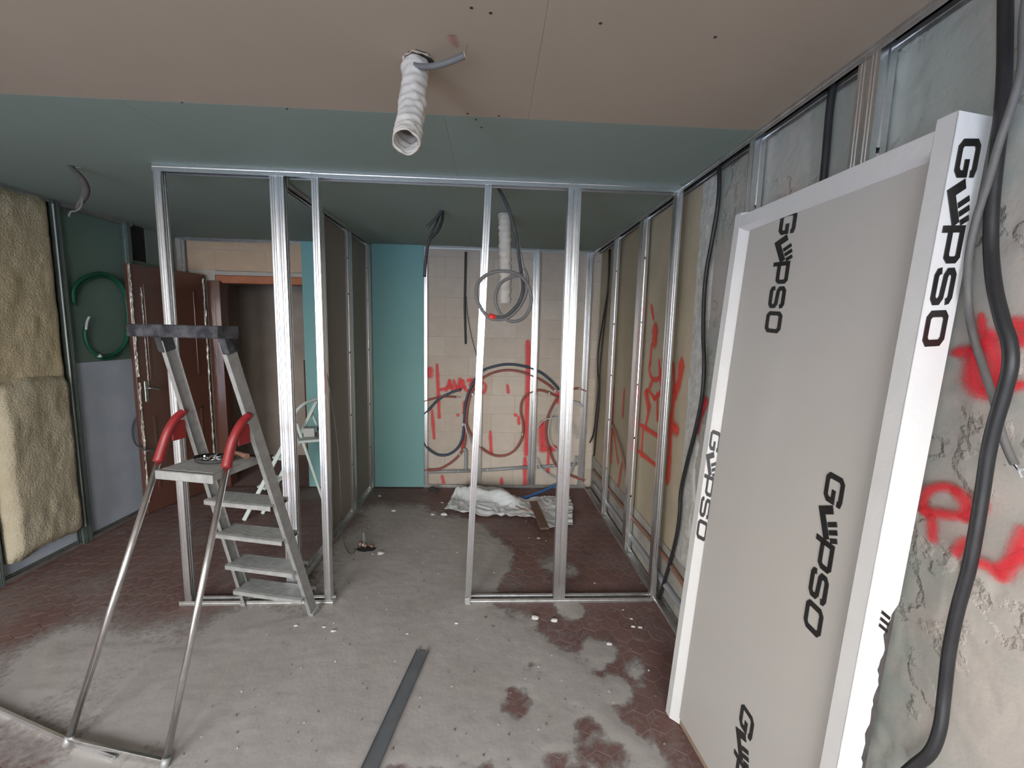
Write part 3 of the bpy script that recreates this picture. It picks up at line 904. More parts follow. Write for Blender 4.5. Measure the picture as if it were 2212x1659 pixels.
# head with a chamfered inner edge
prof = [(0, 0), (-.045, 0), (-.06, .02), (-.06, .045), (-.045, BT), (0, BT)]
vs_ = [B(u, BH - .012 + dv, t) for u in (.036, BW - .044) for dv, t in prof]
n = len(prof)
MB().add(vs_, [(i, (i + 1) % n, n + (i + 1) % n, n + i) for i in range(n)] + [tuple(range(n))[::-1], tuple(range(n, 2 * n))]).build('head', M['wrap_white'], db)
lfp = bbox(.064, BW - .049, .03, BH - .065, .024, .064, .003).build('leaf', M['wrap_grey'], db)
bbox(.04, BW - .045, .0, .03, .03, .06, .003).build('bottom_batten', M['wood'], db)
bbox(.06, BW - .05, .004, BH - .07, .066, .07, .001).build('back_film', M['wrap_grey'], db)
# film on the near side with a ragged torn edge, dark lining showing behind it
def ragged(u, t_of_v, v0, v1, n, t0, m, name, lift):
    vs_, fs_ = [], []
    for i in range(n + 1):
        v = v0 + (v1 - v0) * i / n
        for t in (t0, t0 + (t_of_v(v) - t0) * .5, t_of_v(v)):
            vs_.append(B(u + lift, v, t))
    for i in range(n):
        for j in range(2):
            a = i * 3 + j
            fs_.append((a, a + 1, a + 4, a + 3))
    mb = MB().add(vs_, fs_, False)
    k = len(mb.v)
    mb.add([V(p) - EW * .0015 for p in vs_], [f[::-1] for f in fs_])
    return mb.build(name, m, db)
def torn_edge(v):
    s = smooth(1.02, .97, v) * smooth(.5, .56, v)
    return BT + .004 - s * (.020 + .012 * noise.noise((v * 22, 3, 1)) + .006 * noise.noise((v * 60, 3, 4)))
ragged(BW, lambda v: BT + .001, .50, 1.0, 40, BT - .05, M['torn'], 'torn_lining', .001)
ragged(BW, torn_edge, .0, BH + .01, 160, -.001, M['wrap_side'], 'side_film', .0035)

# ---- printed lettering: G, Y with comb stripes, P, S, O
LET = {
    'G': [([(.95, .74), (.95, .85), (.82, .9), (.22, .9), (.1, .78), (.1, .22), (.22, .1), (.82, .1), (.95, .22), (.95, .5), (.55, .5)], False)],
    'Y': [([(.02, .62), (.27, .05), (1.15, .52)], False), ([(.62, .48), (.42, .92)], False), ([(.86, .60), (.68, 1.0)], False), ([(1.1, .72), (.96, 1.06)], False)],
    'P': [([(.08, -.02), (.08, .9), (.85, .9), (.95, .8), (.95, .48), (.85, .36), (.12, .36)], False)],
    'S': [([(.95, .72), (.93, .83), (.82, .9), (.2, .9), (.08, .8), (.08, .62), (.2, .53), (.82, .48), (.94, .38), (.94, .2), (.82, .1), (.2, .1), (.08, .17), (.06, .3)], False)],
    'O': [([(.22, .1), (.1, .22), (.1, .78), (.22, .9), (.82, .9), (.95, .78), (.95, .22), (.82, .1)], True)],
}
def word(name, org, rd, ud, nrm, hgt, pitch, letters='GYPSO', stroke=.2, slant=.0):
    for i, c in enumerate(letters):
        mb = MB()
        o_ = V(org) + V(rd) * (pitch * i)
        if c == 'Y':
            print_strokes(mb, LET[c][:1], stroke * 1.5, o_, rd, ud, nrm, hgt, pitch * .84, slant)
            print_strokes(mb, LET[c][1:], stroke * .85, o_, rd, ud, nrm, hgt, pitch * .84, slant)
        else:
            print_strokes(mb, LET[c], stroke, o_, rd, ud, nrm, hgt, pitch * .84, slant)
        mb.build(name, M['ink'], db)
word('printed_letter', B(.228, 2.092, .0235), -EH + EW * .012, EW, -ET, .075, .0835, slant=.1)
word('printed_letter', B(.574, 1.288, .0235), -EH + EW * .012, EW, -ET, .060, .0945, slant=.12)
word('printed_letter', B(.398, .412, .0235), -EH + EW * .012, EW, -ET, .066, .0905, 'GYPSO', slant=.12)
_c = (EW * .032 + ET * .030).normalized(); _cn = (EW * .030 - ET * .032).normalized()
word('printed_letter', B(.0365, 1.29, .0024) , -EH, _c, _cn, .040, .0945, slant=.1)
word('printed_letter', B(BW + .0038, 2.10, .012), -EH, ET, EW, .055, .094, slant=-.1)
mb = MB()
for k in range(3):
    print_strokes(mb, [([(0, 0), (.35, 1)], False)], .17, B(BW + .004, .992 - k * .017, .040), -EH, ET, EW, .026, .05)
mb.build('printed_stripe', M['ink'], db)

# ================================================================== STEPLADDER WITH PLATFORM
LA = V((-1.007, 2.365, 0)); LD = V((-.218, -.976, 0)).normalized(); LS = V((-.976, .218, 0)).normalized()
def Lp(a, s, z):
    return LA + LD * a + LS * s + V((0, 0, z))
sl = thing('platform_stepladder', tuple(Lp(.45, .23, 0)), 'dusty aluminium platform stepladder with red hinge covers in the foreground', 'stepladder')
RA, RZ = .50, 1.60
def rail_pt(side, t):
    s = .008 * t if side == 0 else (.455 - .13 * t)
    return Lp(RA * t, s, RZ * t)
rails = []
for side in (0, 1):
    mb = MB()
    p0, p1 = rail_pt(side, 0), rail_pt(side, 1)
    d = (p1 - p0).normalized(); fwd_ = (LD - d * LD.dot(d)).normalized()
    sd = 1 if side == 0 else -1
    # C rail: web faces outside, two flanges turned in
    mb.bar(p0, p1, .058, .004, fwd_, .001)
    mb.bar(p0 + fwd_ * .027 + LS * (.010 * sd), p1 + fwd_ * .027 + LS * (.010 * sd), .004, .02, fwd_, .001)
    mb.bar(p0 - fwd_ * .027 + LS * (.010 * sd), p1 - fwd_ * .027 + LS * (.010 * sd), .004, .02, fwd_, .001)
    o = mb.build('front_rail', M['alu_matt'], sl)
    rails.append(o)
    MB().bar(p0 - d * .004, p0 + d * .03, .064, .03, fwd_).build('rubber_foot', M['alu_matt'], o)
for z in (.150, .340, .560, .775):
    t = z / RZ
    a, b = rail_pt(0, t), rail_pt(1, t)
    mb = MB()
    c = (a + b) / 2 - LD * .005
    wv = (b - a) / 2 - LS * .004
    mb.obox(c + V((0, 0, .0)), wv, LD * .066, V((0, 0, .003)), .001)
    mb.obox(c + LD * .064 - V((0, 0, .010)), wv, LD * .002, V((0, 0, .012)))
    mb.obox(c - LD * .064 - V((0, 0, .010)), wv, LD * .002, V((0, 0, .012)))
    for k in range(-5, 6):
        mb.obox(c + LD * (k * .011) + V((0, 0, .0035)), wv, LD * .0016, V((0, 0, .0012)))
    o = mb.build('step', M['alu_matt'], sl)
    for q, e in ((a, 1), (b, -1)):
        MB().obox(q + LS * (.006 * e) - V((0, 0, .012)) - LD * .045, LS * .003, LD * .012, V((0, 0, .008))).build('bracket', M['rubber'], o)
pz = 1.025
mb = MB()
pc = Lp(.445, .185, pz)
mb.obox(pc, LS * .135, LD * .135, V((0, 0, .004)), .002)
mb.obox(pc + LD * .135 - V((0, 0, .014)), LS * .145, LD * .006, V((0, 0, .020)), .003)
mb.obox(pc - LD * .135 - V((0, 0, .010)), LS * .135, LD * .005, V((0, 0, .014)), .003)
for s in (-1, 1):
    mb.obox(pc + LS * (.135 * s) - V((0, 0, .010)), LS * .005, LD * .135, V((0, 0, .016)), .002)
for k in range(-8, 9):
    mb.obox(pc + LD * (k * .014) + V((0, 0, .005)), LS * .13, LD * .002, V((0, 0, .0016)))
mb.build('platform', M['alu_matt'], sl)
for side in (0, 1):
    sx = .0 if side == 0 else .455
    tx = .02 if side == 0 else .365
    foot, top = Lp(.908, sx, .0), Lp(.515, tx, 1.10)
    lg = MB().tube([foot, top], .0125, 12).build('rear_leg', M['alu_bright'], sl)
    MB().tube([foot - V((0, 0, .0)), foot.lerp(top, .03)], .0155, 10).build('rubber_foot', M['alu_matt'], lg)
    pts = [foot.lerp(top, .955), Lp(.506, tx, 1.125), Lp(.485, tx - .008, 1.185), Lp(.45, tx - .015, 1.235), Lp(.41, tx - .02, 1.262)]
    mb = MB()
    sp = spline([V(p) for p in pts], 4)
    mb.tube(sp, lambda t: .021 - .004 * t, 10, 0)
    mb.obox(Lp(.44, tx - .01, 1.175), LD * .035, LS * .005, V((0, 0, .045)), .004)
    mb.build('hinge_cover', M['red_plastic'], sl)
MB().bar(Lp(.905, .0, .022), Lp(.905, .455, .022), .022, .014, (0, 0, 1)).build('cross_bar', M['alu_bright'], sl)
# tray on top, at eye level
mb = MB()
tc_ = Lp(.55, .172, 1.648)
mb.obox(tc_, LS * .215, LD * .055, V((0, 0, .006)), .004)
for e in (-1, 1):
    mb.obox(tc_ + LD * (.053 * e) - V((0, 0, .012)), LS * .215, LD * .006, V((0, 0, .026)), .004)
for s in (-1, 1):
    mb.obox(tc_ + LS * (.212 * s) - V((0, 0, .012)), LS * .005, LD * .055, V((0, 0, .026)), .003)
tr = mb.build('tool_tray', M['black_plastic'], sl)
for side in (0, 1):
    q = rail_pt(side, 1)
    d = (rail_pt(side, 1) - rail_pt(side, 0)).normalized(); f2 = (LD - d * LD.dot(d)).normalized()
    MB().bar(q - d * .055, q + d * .035, .068, .034, f2, .006).build('end_cap', M['rubber'] if side else M['black_plastic'], tr)

# things lying on the platform
st = thing('screw_pouch', tuple(Lp(.42, .20, pz + .008)), 'open dark pouch of shiny screws lying on the stepladder platform', 'pouch')
mb = MB()
ring = []
for k in range(14):
    a = 2 * math.pi * k / 14
    ring.append((math.cos(a) * .085 * (1 + .15 * noise.noise((k, 3, 2))), math.sin(a) * .055))
vs_ = [Lp(.42 + y, .20 + x, pz + .009) for x, y in ring] + [Lp(.42 + y * 1.08, .20 + x * 1.08, pz + .028 + .006 * noise.noise((x * 40, y * 40, 1))) for x, y in ring] + [Lp(.42 + y * .9, .20 + x * .9, pz + .014) for x, y in ring]
mb.add(vs_, [tuple(range(14))] + [(k, (k + 1) % 14, 14 + (k + 1) % 14, 14 + k) for k in range(14)] + [(14 + k, 14 + (k + 1) % 14, 28 + (k + 1) % 14, 28 + k) for k in range(14)] + [tuple(range(28, 42))], True)
mb.build('pouch_film', M['rubber'], st)
mb = MB()
for k in range(34):
    a, rr = R.uniform(0, 6.28), R.uniform(0, 1) ** .5
    p = Lp(.42 + math.sin(a) * rr * .045, .20 + math.cos(a) * rr * .07, pz + .018 + R.uniform(0, .008))
    q = V((R.uniform(-1, 1), R.uniform(-1, 1), R.uniform(-.2, .4))).normalized() * .013
    mb.tube([p - q, p + q], lambda t: .0018 if t < .9 else .004, 5, 0)
mb.build('screws', M['galv'], st)['kind'] = 'stuff'
o = MB().tube([Lp(.36, .07, pz + .022), Lp(.34, .13, pz + .024), Lp(.33, .19, pz + .026)], lambda t: .013 - .004 * t, 10).build('screwdriver_grip', M['brown_pipe'])
tag(o, 'reddish brown tool handle lying behind the screws on the stepladder platform', 'tool')
# ================================================================== CEILING DUCTS AND CONDUITS
def duct(name, pts, r, label, group=None, wr_=.0055, hole=True, ribbed=False):
    root = thing(name, tuple(pts[0]), label, 'duct', group)
    sp = spline([V(p) for p in pts], 16)
    n = len(sp)
    seg = 30
    mb = MB()
    tan = [(sp[min(i + 1, n - 1)] - sp[max(i - 1, 0)]).normalized() for i in range(n)]
    a = V((1, 0, 0))
    rows = []
    for i in range(n):
        a = (a - tan[i] * a.dot(tan[i])).normalized(); b = tan[i].cross(a)
        row = []
        for k in range(seg):
            t = 2 * math.pi * k / seg
            helix = math.sin(i * 1.15 - t)
            q = r * (1 + .05 * helix + (.11 if ribbed and i % 4 < 2 else 0)) + wr_ * noise.noise((math.cos(t) * 1.5, math.sin(t) * 1.5 + i * .22, i * .12)) + wr_ * .7 * noise.noise((t * 2.2 + i * .4, i * .5, 7))
            row.append(sp[i] + a * (math.cos(t) * q) + b * (math.sin(t) * q))
        rows.append(row)
    for row in rows[::-1]:   # inner lining
        pass
    vs_ = [p for row in rows for p in row]
    cen = sp
    inner = [cen[i] + (p - cen[i]) * .92 for i, row in enumerate(rows) for p in row]
    N = len(vs_)
    fs_ = []
    for i in range(n - 1):
        for k in range(seg):
            k2 = (k + 1) % seg
            fs_.append((i * seg + k, i * seg + k2, (i + 1) * seg + k2, (i + 1) * seg + k))
            fs_.append((N + i * seg + k2, N + i * seg + k, N + (i + 1) * seg + k, N + (i + 1) * seg + k2))
    e = (n - 1) * seg
    for k in range(seg):
        k2 = (k + 1) % seg
        fs_.append((e + k, e + k2, N + e + k2, N + e + k))
    mb.add(vs_ + inner, fs_, True)
    mb.build('sleeve', M['duct'], root)
    if hole:
        mb = MB()
        c = V(pts[0]); c.z = H - .0015
        vs_ = [(c.x + math.cos(k * math.pi / 10) * (r * 1.13 + .008 * noise.noise((k * 1.3, 2, 2))) + .012, c.y - .012 + math.sin(k * math.pi / 10) * (r * 1.13 + .008 * noise.noise((k * 1.9, 5, 2))), c.z) for k in range(20)]
        mb.add(vs_ + [(x, y, z + .0012) for x, y, z in vs_], [tuple(range(20))] + [(k, (k + 1) % 20, 20 + (k + 1) % 20, 20 + k) for k in range(20)])
        mb.build('hole', M['dark'], root)
        mb = MB()
        vs2 = []
        for k in range(9):
            t = math.pi * (.05 + .85 * k / 8)
            q = r * 1.16 + .01 * noise.noise((k * 2.1, 8, 2))
            x, y = c.x + .012 + math.cos(t) * q, c.y - .012 - math.sin(t) * q
            vs2 += [(x, y, H - .002), (x, y, H - .006 - .012 * abs(noise.noise((k * 1.7, 1, 3))))]
        mb.add(vs2, [(2 * k, 2 * k + 1, 2 * k + 3, 2 * k + 2) for k in range(8)])
        mb.build('torn_rim', M['taupe'], root)
    return root
duct('flexible_duct', [(-.252, 1.462, 2.51), (-.254, 1.455, 2.44), (-.258, 1.43, 2.35), (-.262, 1.39, 2.27), (-.262, 1.355, 2.215)], .040, 'white crinkled flexible duct hanging from the ceiling hole in front, mouth open', 'flexible ducts')
duct('flexible_duct', [(0.079, 3.197, 2.510), (0.079, 3.140, 2.438), (0.086, 3.140, 2.279), (0.093, 3.150, 2.086), (0.095, 3.160, 1.873)], .041, 'white flexible duct hanging inside the back room, behind the cable coil', 'flexible ducts', .0015, False, True)

def cable(name, pts, r, m, label, cat='cable', group=None, seg=8, ribs=0., sm=6):
    o = MB().tube(pts, r, seg, sm, ribs).build(name, M[m])
    return tag(o, label, cat, group)

# conduit coming out beside the front duct, hollow end
cd = thing('ceiling_conduit', (-0.272, 1.468, 2.500), 'short grey conduit curving out of the ceiling hole beside the front duct', 'conduit')
pts = [(-0.271, 1.469, 2.510), (-0.269, 1.440, 2.482), (-0.236, 1.420, 2.463), (-0.191, 1.400, 2.454), (-0.140, 1.380, 2.457), (-0.093, 1.370, 2.472)]
MB().tube(pts, .0088, 12, 6, .0).build('sheath', M['grey_cable'], cd)
e_ = V((-0.093, 1.370, 2.472)); d_ = (e_ - V((-0.140, 1.380, 2.457))).normalized()
MB().tube([e_ - d_ * .0003, e_ + d_ * .0015], .0095, 12, 0).build('cut_end', M['duct'], cd)
MB().tube([e_ + d_ * .001, e_ + d_ * .0022], .0062, 12, 0).build('hollow', M['dark'], cd)
MB().tube([e_, (-0.084, 1.370, 2.503), (-0.079, 1.380, 2.526), (-0.062, 1.390, 2.568)], .0009, 5, 5).build('draw_wire', M['copper'], cd)

# dusty bundle hanging by the left wall
hb = thing('hanging_cable_bundle', (-2.272, 2.513, 2.500), 'dusty brown bundle of cut cables hanging from the ceiling near the glass wool', 'cable')
MB().tube([(-2.303, 2.537, 2.510), (-2.255, 2.530, 2.467), (-2.237, 2.550, 2.419), (-2.235, 2.550, 2.364), (-2.271, 2.550, 2.309), (-2.291, 2.550, 2.279)], lambda t: .007 + .011 * math.sin(math.pi * min(t, 1)) ** 1.2, 8, 6, .06).build('sheath', M['dusty_brown'], hb)
MB().tube([(-2.245, 2.540, 2.343), (-2.254, 2.540, 2.294), (-2.281, 2.540, 2.269), (-2.313, 2.540, 2.261), (-2.325, 2.540, 2.236)], .005, 7, 5).build('cable_end', M['grey_cable'], hb)
MB().tube([(-2.253, 2.550, 2.406), (-2.227, 2.550, 2.419), (-2.224, 2.550, 2.408)], .004, 6, 4).build('cable_end', M['dark_cable'], hb)
MB().tube([(-2.257, 2.530, 2.493), (-2.231, 2.530, 2.491)], .0015, 5, 0).build('bare_wire', M['pale_pipe'], hb)

# big grey coil on a black cable behind the front top track
cc = thing('cable_coil', (0.021, 2.582, 2.500), 'grey cable coil hooked on the leaning stud by the door gap, with red tape', 'cable')
MB().tube([(0.012, 2.582, 2.510), (0.034, 2.570, 2.471), (0.083, 2.540, 2.368), (0.131, 2.520, 2.211), (0.152, 2.500, 2.079), (0.163, 2.470, 1.998), (0.173, 2.430, 1.912), (0.153, 2.420, 1.834), (0.112, 2.410, 1.781), (0.071, 2.405, 1.749), (0.025, 2.400, 1.745)], .0100, 10, 8).build('black_sheath', M['dark_cable'], cc)
MB().tube([(0.176, 2.440, 2.020), (0.197, 2.430, 1.956), (0.184, 2.425, 1.866), (0.144, 2.420, 1.792), (0.085, 2.410, 1.742), (0.009, 2.400, 1.732), (-0.037, 2.400, 1.761), (-0.079, 2.400, 1.826), (-0.088, 2.400, 1.901), (-0.056, 2.400, 1.957), (0.005, 2.400, 1.989), (0.079, 2.400, 1.996), (0.149, 2.415, 1.978), (0.198, 2.425, 1.927), (0.221, 2.430, 1.854), (0.207, 2.430, 1.784), (0.166, 2.420, 1.736), (0.108, 2.410, 1.724), (0.061, 2.405, 1.749), (0.026, 2.400, 1.804), (0.020, 2.400, 1.869), (0.047, 2.405, 1.931), (0.103, 2.415, 1.966), (0.171, 2.430, 1.983)], .0092, 10, 8).build('loop', M['grey_cable'], cc)
MB().tube([(0.145, 2.510, 2.184), (0.162, 2.500, 2.118), (0.183, 2.460, 2.012)], .0025, 6, 4).build('thin_wire', M['grey_cable'], cc)
MB().tube([(-0.017, 2.400, 1.752), (0.020, 2.400, 1.742)], .0145, 10, 0).build('red_tape', M['red_tape'], cc)
MB().tube([(0.179, 2.440, 1.989), (0.178, 2.440, 2.015)], .008, 8, 0).build('pale_end', M['duct'], cc)

# bundle from the ceiling over the turquoise board
bb = thing('hanging_black_cables', (-0.362, 3.136, 2.500), 'black cables drooping from the back room ceiling before the turquoise board', 'cable')
MB().tube([(-0.356, 3.137, 2.510), (-0.392, 3.120, 2.454), (-0.438, 3.100, 2.401), (-0.463, 3.100, 2.372)], .012, 8, 5).build('cable', M['dark_cable'], bb)
MB().tube([(-0.359, 3.138, 2.510), (-0.360, 3.120, 2.433), (-0.392, 3.120, 2.354), (-0.440, 3.120, 2.305), (-0.461, 3.130, 2.259), (-0.476, 3.140, 2.165), (-0.487, 3.150, 2.043)], .0105, 8, 6).build('cable', M['black_cable'], bb)
MB().tube([(-0.370, 3.151, 2.510), (-0.393, 3.100, 2.412), (-0.426, 3.110, 2.351), (-0.447, 3.120, 2.308)], .007, 8, 6).build('cable', M['black_cable'], bb)

# cables on the block wall
cable('drop_cable', [(-0.272, 4.400, 2.450), (-0.275, 4.420, 2.199), (-0.277, 4.420, 1.922), (-0.264, 4.420, 1.532)], .0115, 'black_cable', 'straight black cable hanging down the block wall, left of the leaning stud')
cable('drop_cable', [(-0.264, 4.425, 2.015), (-0.248, 4.425, 1.830), (-0.208, 4.425, 1.619), (-0.148, 4.425, 1.405)], .005, 'grey_cable', 'thin grey cable curving away beside the black cable on the block wall')

# ================================================================== PIPES ON THE BLOCK WALL
pg = 'pipes on the block wall'
def clip(mb, p):
    p = V(p)
    mb.obox(p, (.012, 0, 0), (0, .008, 0), (0, 0, .016), .004)
    mb.obox(p - V((0, .012, 0)), (.005, 0, 0), (0, .008, 0), (0, 0, .005), .002)
def pipe(name, pts, r, m, label, clips=(), ribs=.0):
    o = MB().tube(pts, r, 10, 8, ribs).build(name, M[m])
    tag(o, label, 'pipe', pg)
    for c in clips:
        mb = MB(); clip(mb, c); mb.build('clip', M['galv_dusty'], o)
    return o
YW = 4.405
pipe('waste_pipe', [(-0.746, 4.420, 0.162), (-0.206, 4.420, 0.181)], .019, 'pvc', 'grey waste pipe along the foot of the block wall, left end', ((-0.333, 4.405, 0.175),))
pipe('waste_pipe', [(-0.082, 4.420, 0.187), (0.439, 4.420, 0.227)], .019, 'pvc', 'grey waste pipe along the foot of the block wall, middle length', ((-0.013, 4.405, 0.198),))
pipe('waste_pipe', [(0.514, 4.420, 0.228), (1.026, 4.420, 0.273)], .019, 'pvc', 'grey waste pipe along the foot of the block wall, right end', ((0.662, 4.405, 0.244),))
pipe('riser_pipe', [(-0.250, 4.410, 0.200), (-0.252, 4.410, 0.397), (-0.281, 4.410, 0.422)], .018, 'pvc', 'short upright grey waste pipe rising from the left end of the long one')
pipe('water_conduit', [(-0.765, 4.405, 0.741), (-0.655, 4.405, 0.826), (-0.550, 4.405, 0.940), (-0.430, 4.405, 1.015), (-0.306, 4.405, 1.061)], .0125, 'navy_pipe', 'upper dark blue conduit end under the red lettering, far left')
pipe('water_conduit', [(-0.765, 4.405, 0.903), (-0.645, 4.405, 0.944), (-0.502, 4.405, 0.980), (-0.354, 4.405, 0.978)], .011, 'red_pipe', 'short red conduit end crossing the dark blue one, far left')
MBend = MB().tube([(-0.354, 4.405, 0.978), (-0.315, 4.405, 0.973)], .008, 8, 0).build('pipe_end', M['pale_pipe']); tag(MBend, 'pale bare pipe tip poking out of the short red conduit', 'pipe', pg)
pipe('water_conduit', [(-0.727, 4.405, 0.569), (-0.660, 4.405, 0.440), (-0.549, 4.405, 0.361), (-0.437, 4.405, 0.362), (-0.340, 4.405, 0.433), (-0.287, 4.405, 0.549), (-0.270, 4.405, 0.748), (-0.257, 4.405, 0.921), (-0.201, 4.405, 1.092), (-0.098, 4.405, 1.249), (0.045, 4.405, 1.310), (0.189, 4.405, 1.332), (0.358, 4.405, 1.311), (0.505, 4.405, 1.260), (0.630, 4.405, 1.170), (0.721, 4.405, 1.074)], .0135, 'navy_pipe', 'long dark blue conduit arching over the block wall from the left loop', ((-0.283, 4.395, 0.691),))
pipe('water_conduit', [(-0.743, 4.405, 0.192), (-0.548, 4.405, 0.199), (-0.426, 4.405, 0.261), (-0.329, 4.405, 0.348), (-0.272, 4.405, 0.449), (-0.254, 4.405, 0.599), (-0.246, 4.405, 0.798), (-0.219, 4.405, 0.970), (-0.144, 4.405, 1.127), (-0.011, 4.405, 1.226), (0.142, 4.405, 1.268), (0.287, 4.405, 1.261), (0.434, 4.405, 1.215), (0.582, 4.405, 1.140), (0.683, 4.405, 1.058)], .0125, 'red_pipe', 'long red conduit arching just under the dark blue one', ((-0.185, 4.395, 1.011), (-0.314, 4.395, 0.371), (0.676, 4.395, 1.065)))
pipe('water_conduit', [(-0.257, 4.417, 0.869), (-0.246, 4.417, 0.696), (-0.176, 4.417, 0.547), (-0.086, 4.405, 0.436), (0.038, 4.405, 0.361), (0.162, 4.405, 0.357), (0.269, 4.405, 0.419), (0.344, 4.405, 0.556), (0.350, 4.405, 0.707), (0.322, 4.405, 0.831), (0.334, 4.405, 0.949), (0.400, 4.405, 1.029), (0.511, 4.405, 1.065), (0.610, 4.405, 1.042), (0.714, 4.405, 0.995)], .0125, 'red_pipe', 'red conduit making an S loop in the middle of the block wall', ((0.343, 4.395, 0.594), (0.614, 4.395, 1.034)))
pipe('water_conduit', [(0.712, 4.393, 1.006), (0.648, 4.393, 0.887), (0.603, 4.393, 0.762), (0.599, 4.393, 0.587), (0.644, 4.393, 0.411), (0.709, 4.393, 0.269), (0.803, 4.393, 0.182), (0.915, 4.393, 0.131), (1.028, 4.393, 0.091)], .012, 'red_pipe', 'red conduit dropping to the floor at the right of the block wall')
pipe('water_conduit', [(0.859, 4.405, 1.081), (0.927, 4.405, 1.092), (1.007, 4.405, 1.064)], .0115, 'red_pipe', 'short red conduit entering the right corner of the block wall', ((0.935, 4.395, 1.089),))
pipe('water_conduit', [(0.725, 4.385, 0.890), (0.806, 4.385, 0.940), (0.905, 4.385, 0.942), (0.970, 4.385, 0.903)], .014, 'pale_pipe', 'pale blue grey pipe arch behind the double stud, right corner')
pipe('loose_cable', [(0.494, 4.360, 0.669), (0.565, 4.360, 0.754), (0.660, 4.350, 0.782), (0.758, 4.350, 0.773), (0.857, 4.340, 0.703), (0.921, 4.340, 0.564)], .007, 'pale_pipe', 'pale loose cable crossing behind the double stud with a free white end')
pipe('loose_cable', [(0.742, 4.370, 0.893), (0.666, 4.370, 0.842), (0.621, 4.370, 0.718), (0.621, 4.370, 0.568), (0.674, 4.370, 0.468), (0.760, 4.370, 0.419)], .006, 'pale_pipe', 'pale cable loop hanging left of the double stud')
pipe('loose_cable', [(0.733, 4.360, 0.820), (0.686, 4.360, 0.770), (0.680, 4.360, 0.671), (0.706, 4.360, 0.617)], .006, 'pale_pipe', 'small pale cable hook beside the cable loop')
pipe('loose_cable', [(0.495, 4.370, 0.340), (0.538, 4.370, 0.249), (0.608, 4.360, 0.182), (0.708, 4.350, 0.120)], .0085, 'pale_pipe', 'pale grey conduit sweeping down to the floor right of the spliced stud')
pipe('loose_cable', [(-0.263, 4.390, 0.702), (-0.233, 4.380, 0.591), (-0.193, 4.380, 0.492)], .0085, 'pale_pipe', 'pale grey cable end left of the leaning stud at the loop')
pipe('elbow_pipe', [(0.875, 4.400, 0.170), (0.902, 4.400, 0.242), (0.930, 4.410, 0.332), (0.933, 4.430, 0.352)], .011, 'pvc', 'small grey pipe with an open elbow near the right corner of the block wall')
pipe('floor_conduit', [(0.260, 4.071, 0.015), (0.393, 4.108, 0.020), (0.547, 4.222, 0.030), (0.737, 4.359, 0.060)], .014, 'blue_pipe', 'bright blue conduit curving along the floor behind the white sheet')

# ================================================================== CABLES ON THE RIGHT
XC = 1.085
cable('wall_cable', [(1.085, 2.138, 2.505), (1.085, 2.110, 2.436), (1.085, 2.103, 2.305), (1.085, 2.128, 2.159), (1.085, 2.163, 2.007), (1.085, 2.170, 1.869), (1.085, 2.150, 1.681), (1.085, 2.114, 1.517), (1.085, 2.112, 1.350), (1.085, 2.154, 1.170), (1.085, 2.219, 0.973), (1.085, 2.265, 0.797), (1.085, 2.261, 0.661), (1.085, 2.280, 0.513), (1.085, 2.343, 0.307), (1.085, 2.410, 0.131), (1.085, 2.451, 0.021)], .0105, 'black_cable', 'long black cable hanging down the right wall between the frame and the wrapped door', 'cable', None, 10)
cable('wall_cable', [(1.105, 1.454, 2.501), (1.105, 1.457, 2.415), (1.105, 1.453, 2.283), (1.105, 1.450, 2.149), (1.105, 1.440, 1.996), (1.105, 1.420, 1.716)], .0115, 'black_cable', 'straight black cable on the right wall, passing behind the wrapped door top', 'cable', None, 10)
cable('wall_cable', [(1.080, 4.033, 2.444), (1.080, 4.017, 2.104), (1.080, 4.128, 1.807), (1.080, 4.255, 1.534), (1.080, 4.257, 1.346), (1.080, 4.185, 1.166), (1.080, 4.223, 0.876), (1.080, 4.312, 0.613), (1.080, 4.557, 0.421)], .0085, 'black_cable', 'black cable pair hanging in the back right corner, the nearer one', 'cable')
cable('wall_cable', [(1.100, 4.076, 2.461), (1.100, 4.083, 2.155), (1.100, 4.126, 1.852), (1.100, 4.206, 1.536), (1.100, 4.234, 1.302), (1.100, 4.208, 0.974), (1.100, 4.265, 0.674), (1.100, 4.310, 0.389)], .008, 'black_cable', 'black cable pair hanging in the back right corner, the one behind', 'cable')
XF = 1.085
cable('thick_conduit', [(1.085, 0.957, 2.433), (1.085, 0.944, 2.334), (1.085, 0.932, 2.236), (1.085, 0.925, 2.140), (1.085, 0.922, 2.045), (1.085, 0.917, 1.957), (1.085, 0.906, 1.866), (1.070, 0.876, 1.784), (1.060, 0.845, 1.714), (1.060, 0.826, 1.667), (1.060, 0.818, 1.620), (1.065, 0.825, 1.561), (1.070, 0.836, 1.490), (1.075, 0.843, 1.427), (1.080, 0.846, 1.343), (1.080, 0.846, 1.247), (1.080, 0.848, 1.159), (1.080, 0.857, 1.052), (1.080, 0.860, 0.945), (1.080, 0.856, 0.841), (1.070, 0.846, 0.760), (1.060, 0.849, 0.695), (1.050, 0.870, 0.634), (1.040, 0.897, 0.557)], .0125, 'black_cable', 'thick black conduit snaking down the right wall over the red letters', 'cable', None, 14)
ce2 = cable('cut_conduit', [(1.060, 0.892, 2.384), (1.060, 0.890, 2.307), (1.060, 0.881, 2.224), (1.060, 0.887, 2.157), (1.065, 0.905, 2.084), (1.070, 0.920, 2.005), (1.070, 0.932, 1.931), (1.070, 0.935, 1.851), (1.065, 0.921, 1.768), (1.100, 0.929, 1.686), (1.100, 0.895, 1.604), (1.100, 0.866, 1.535), (1.100, 0.843, 1.469), (1.100, 0.823, 1.429), (1.100, 0.813, 1.413)], .0075, 'grey_cable', 'grey conduit crossing behind the thick black one, cut end showing pale wires', 'cable', None, 12)
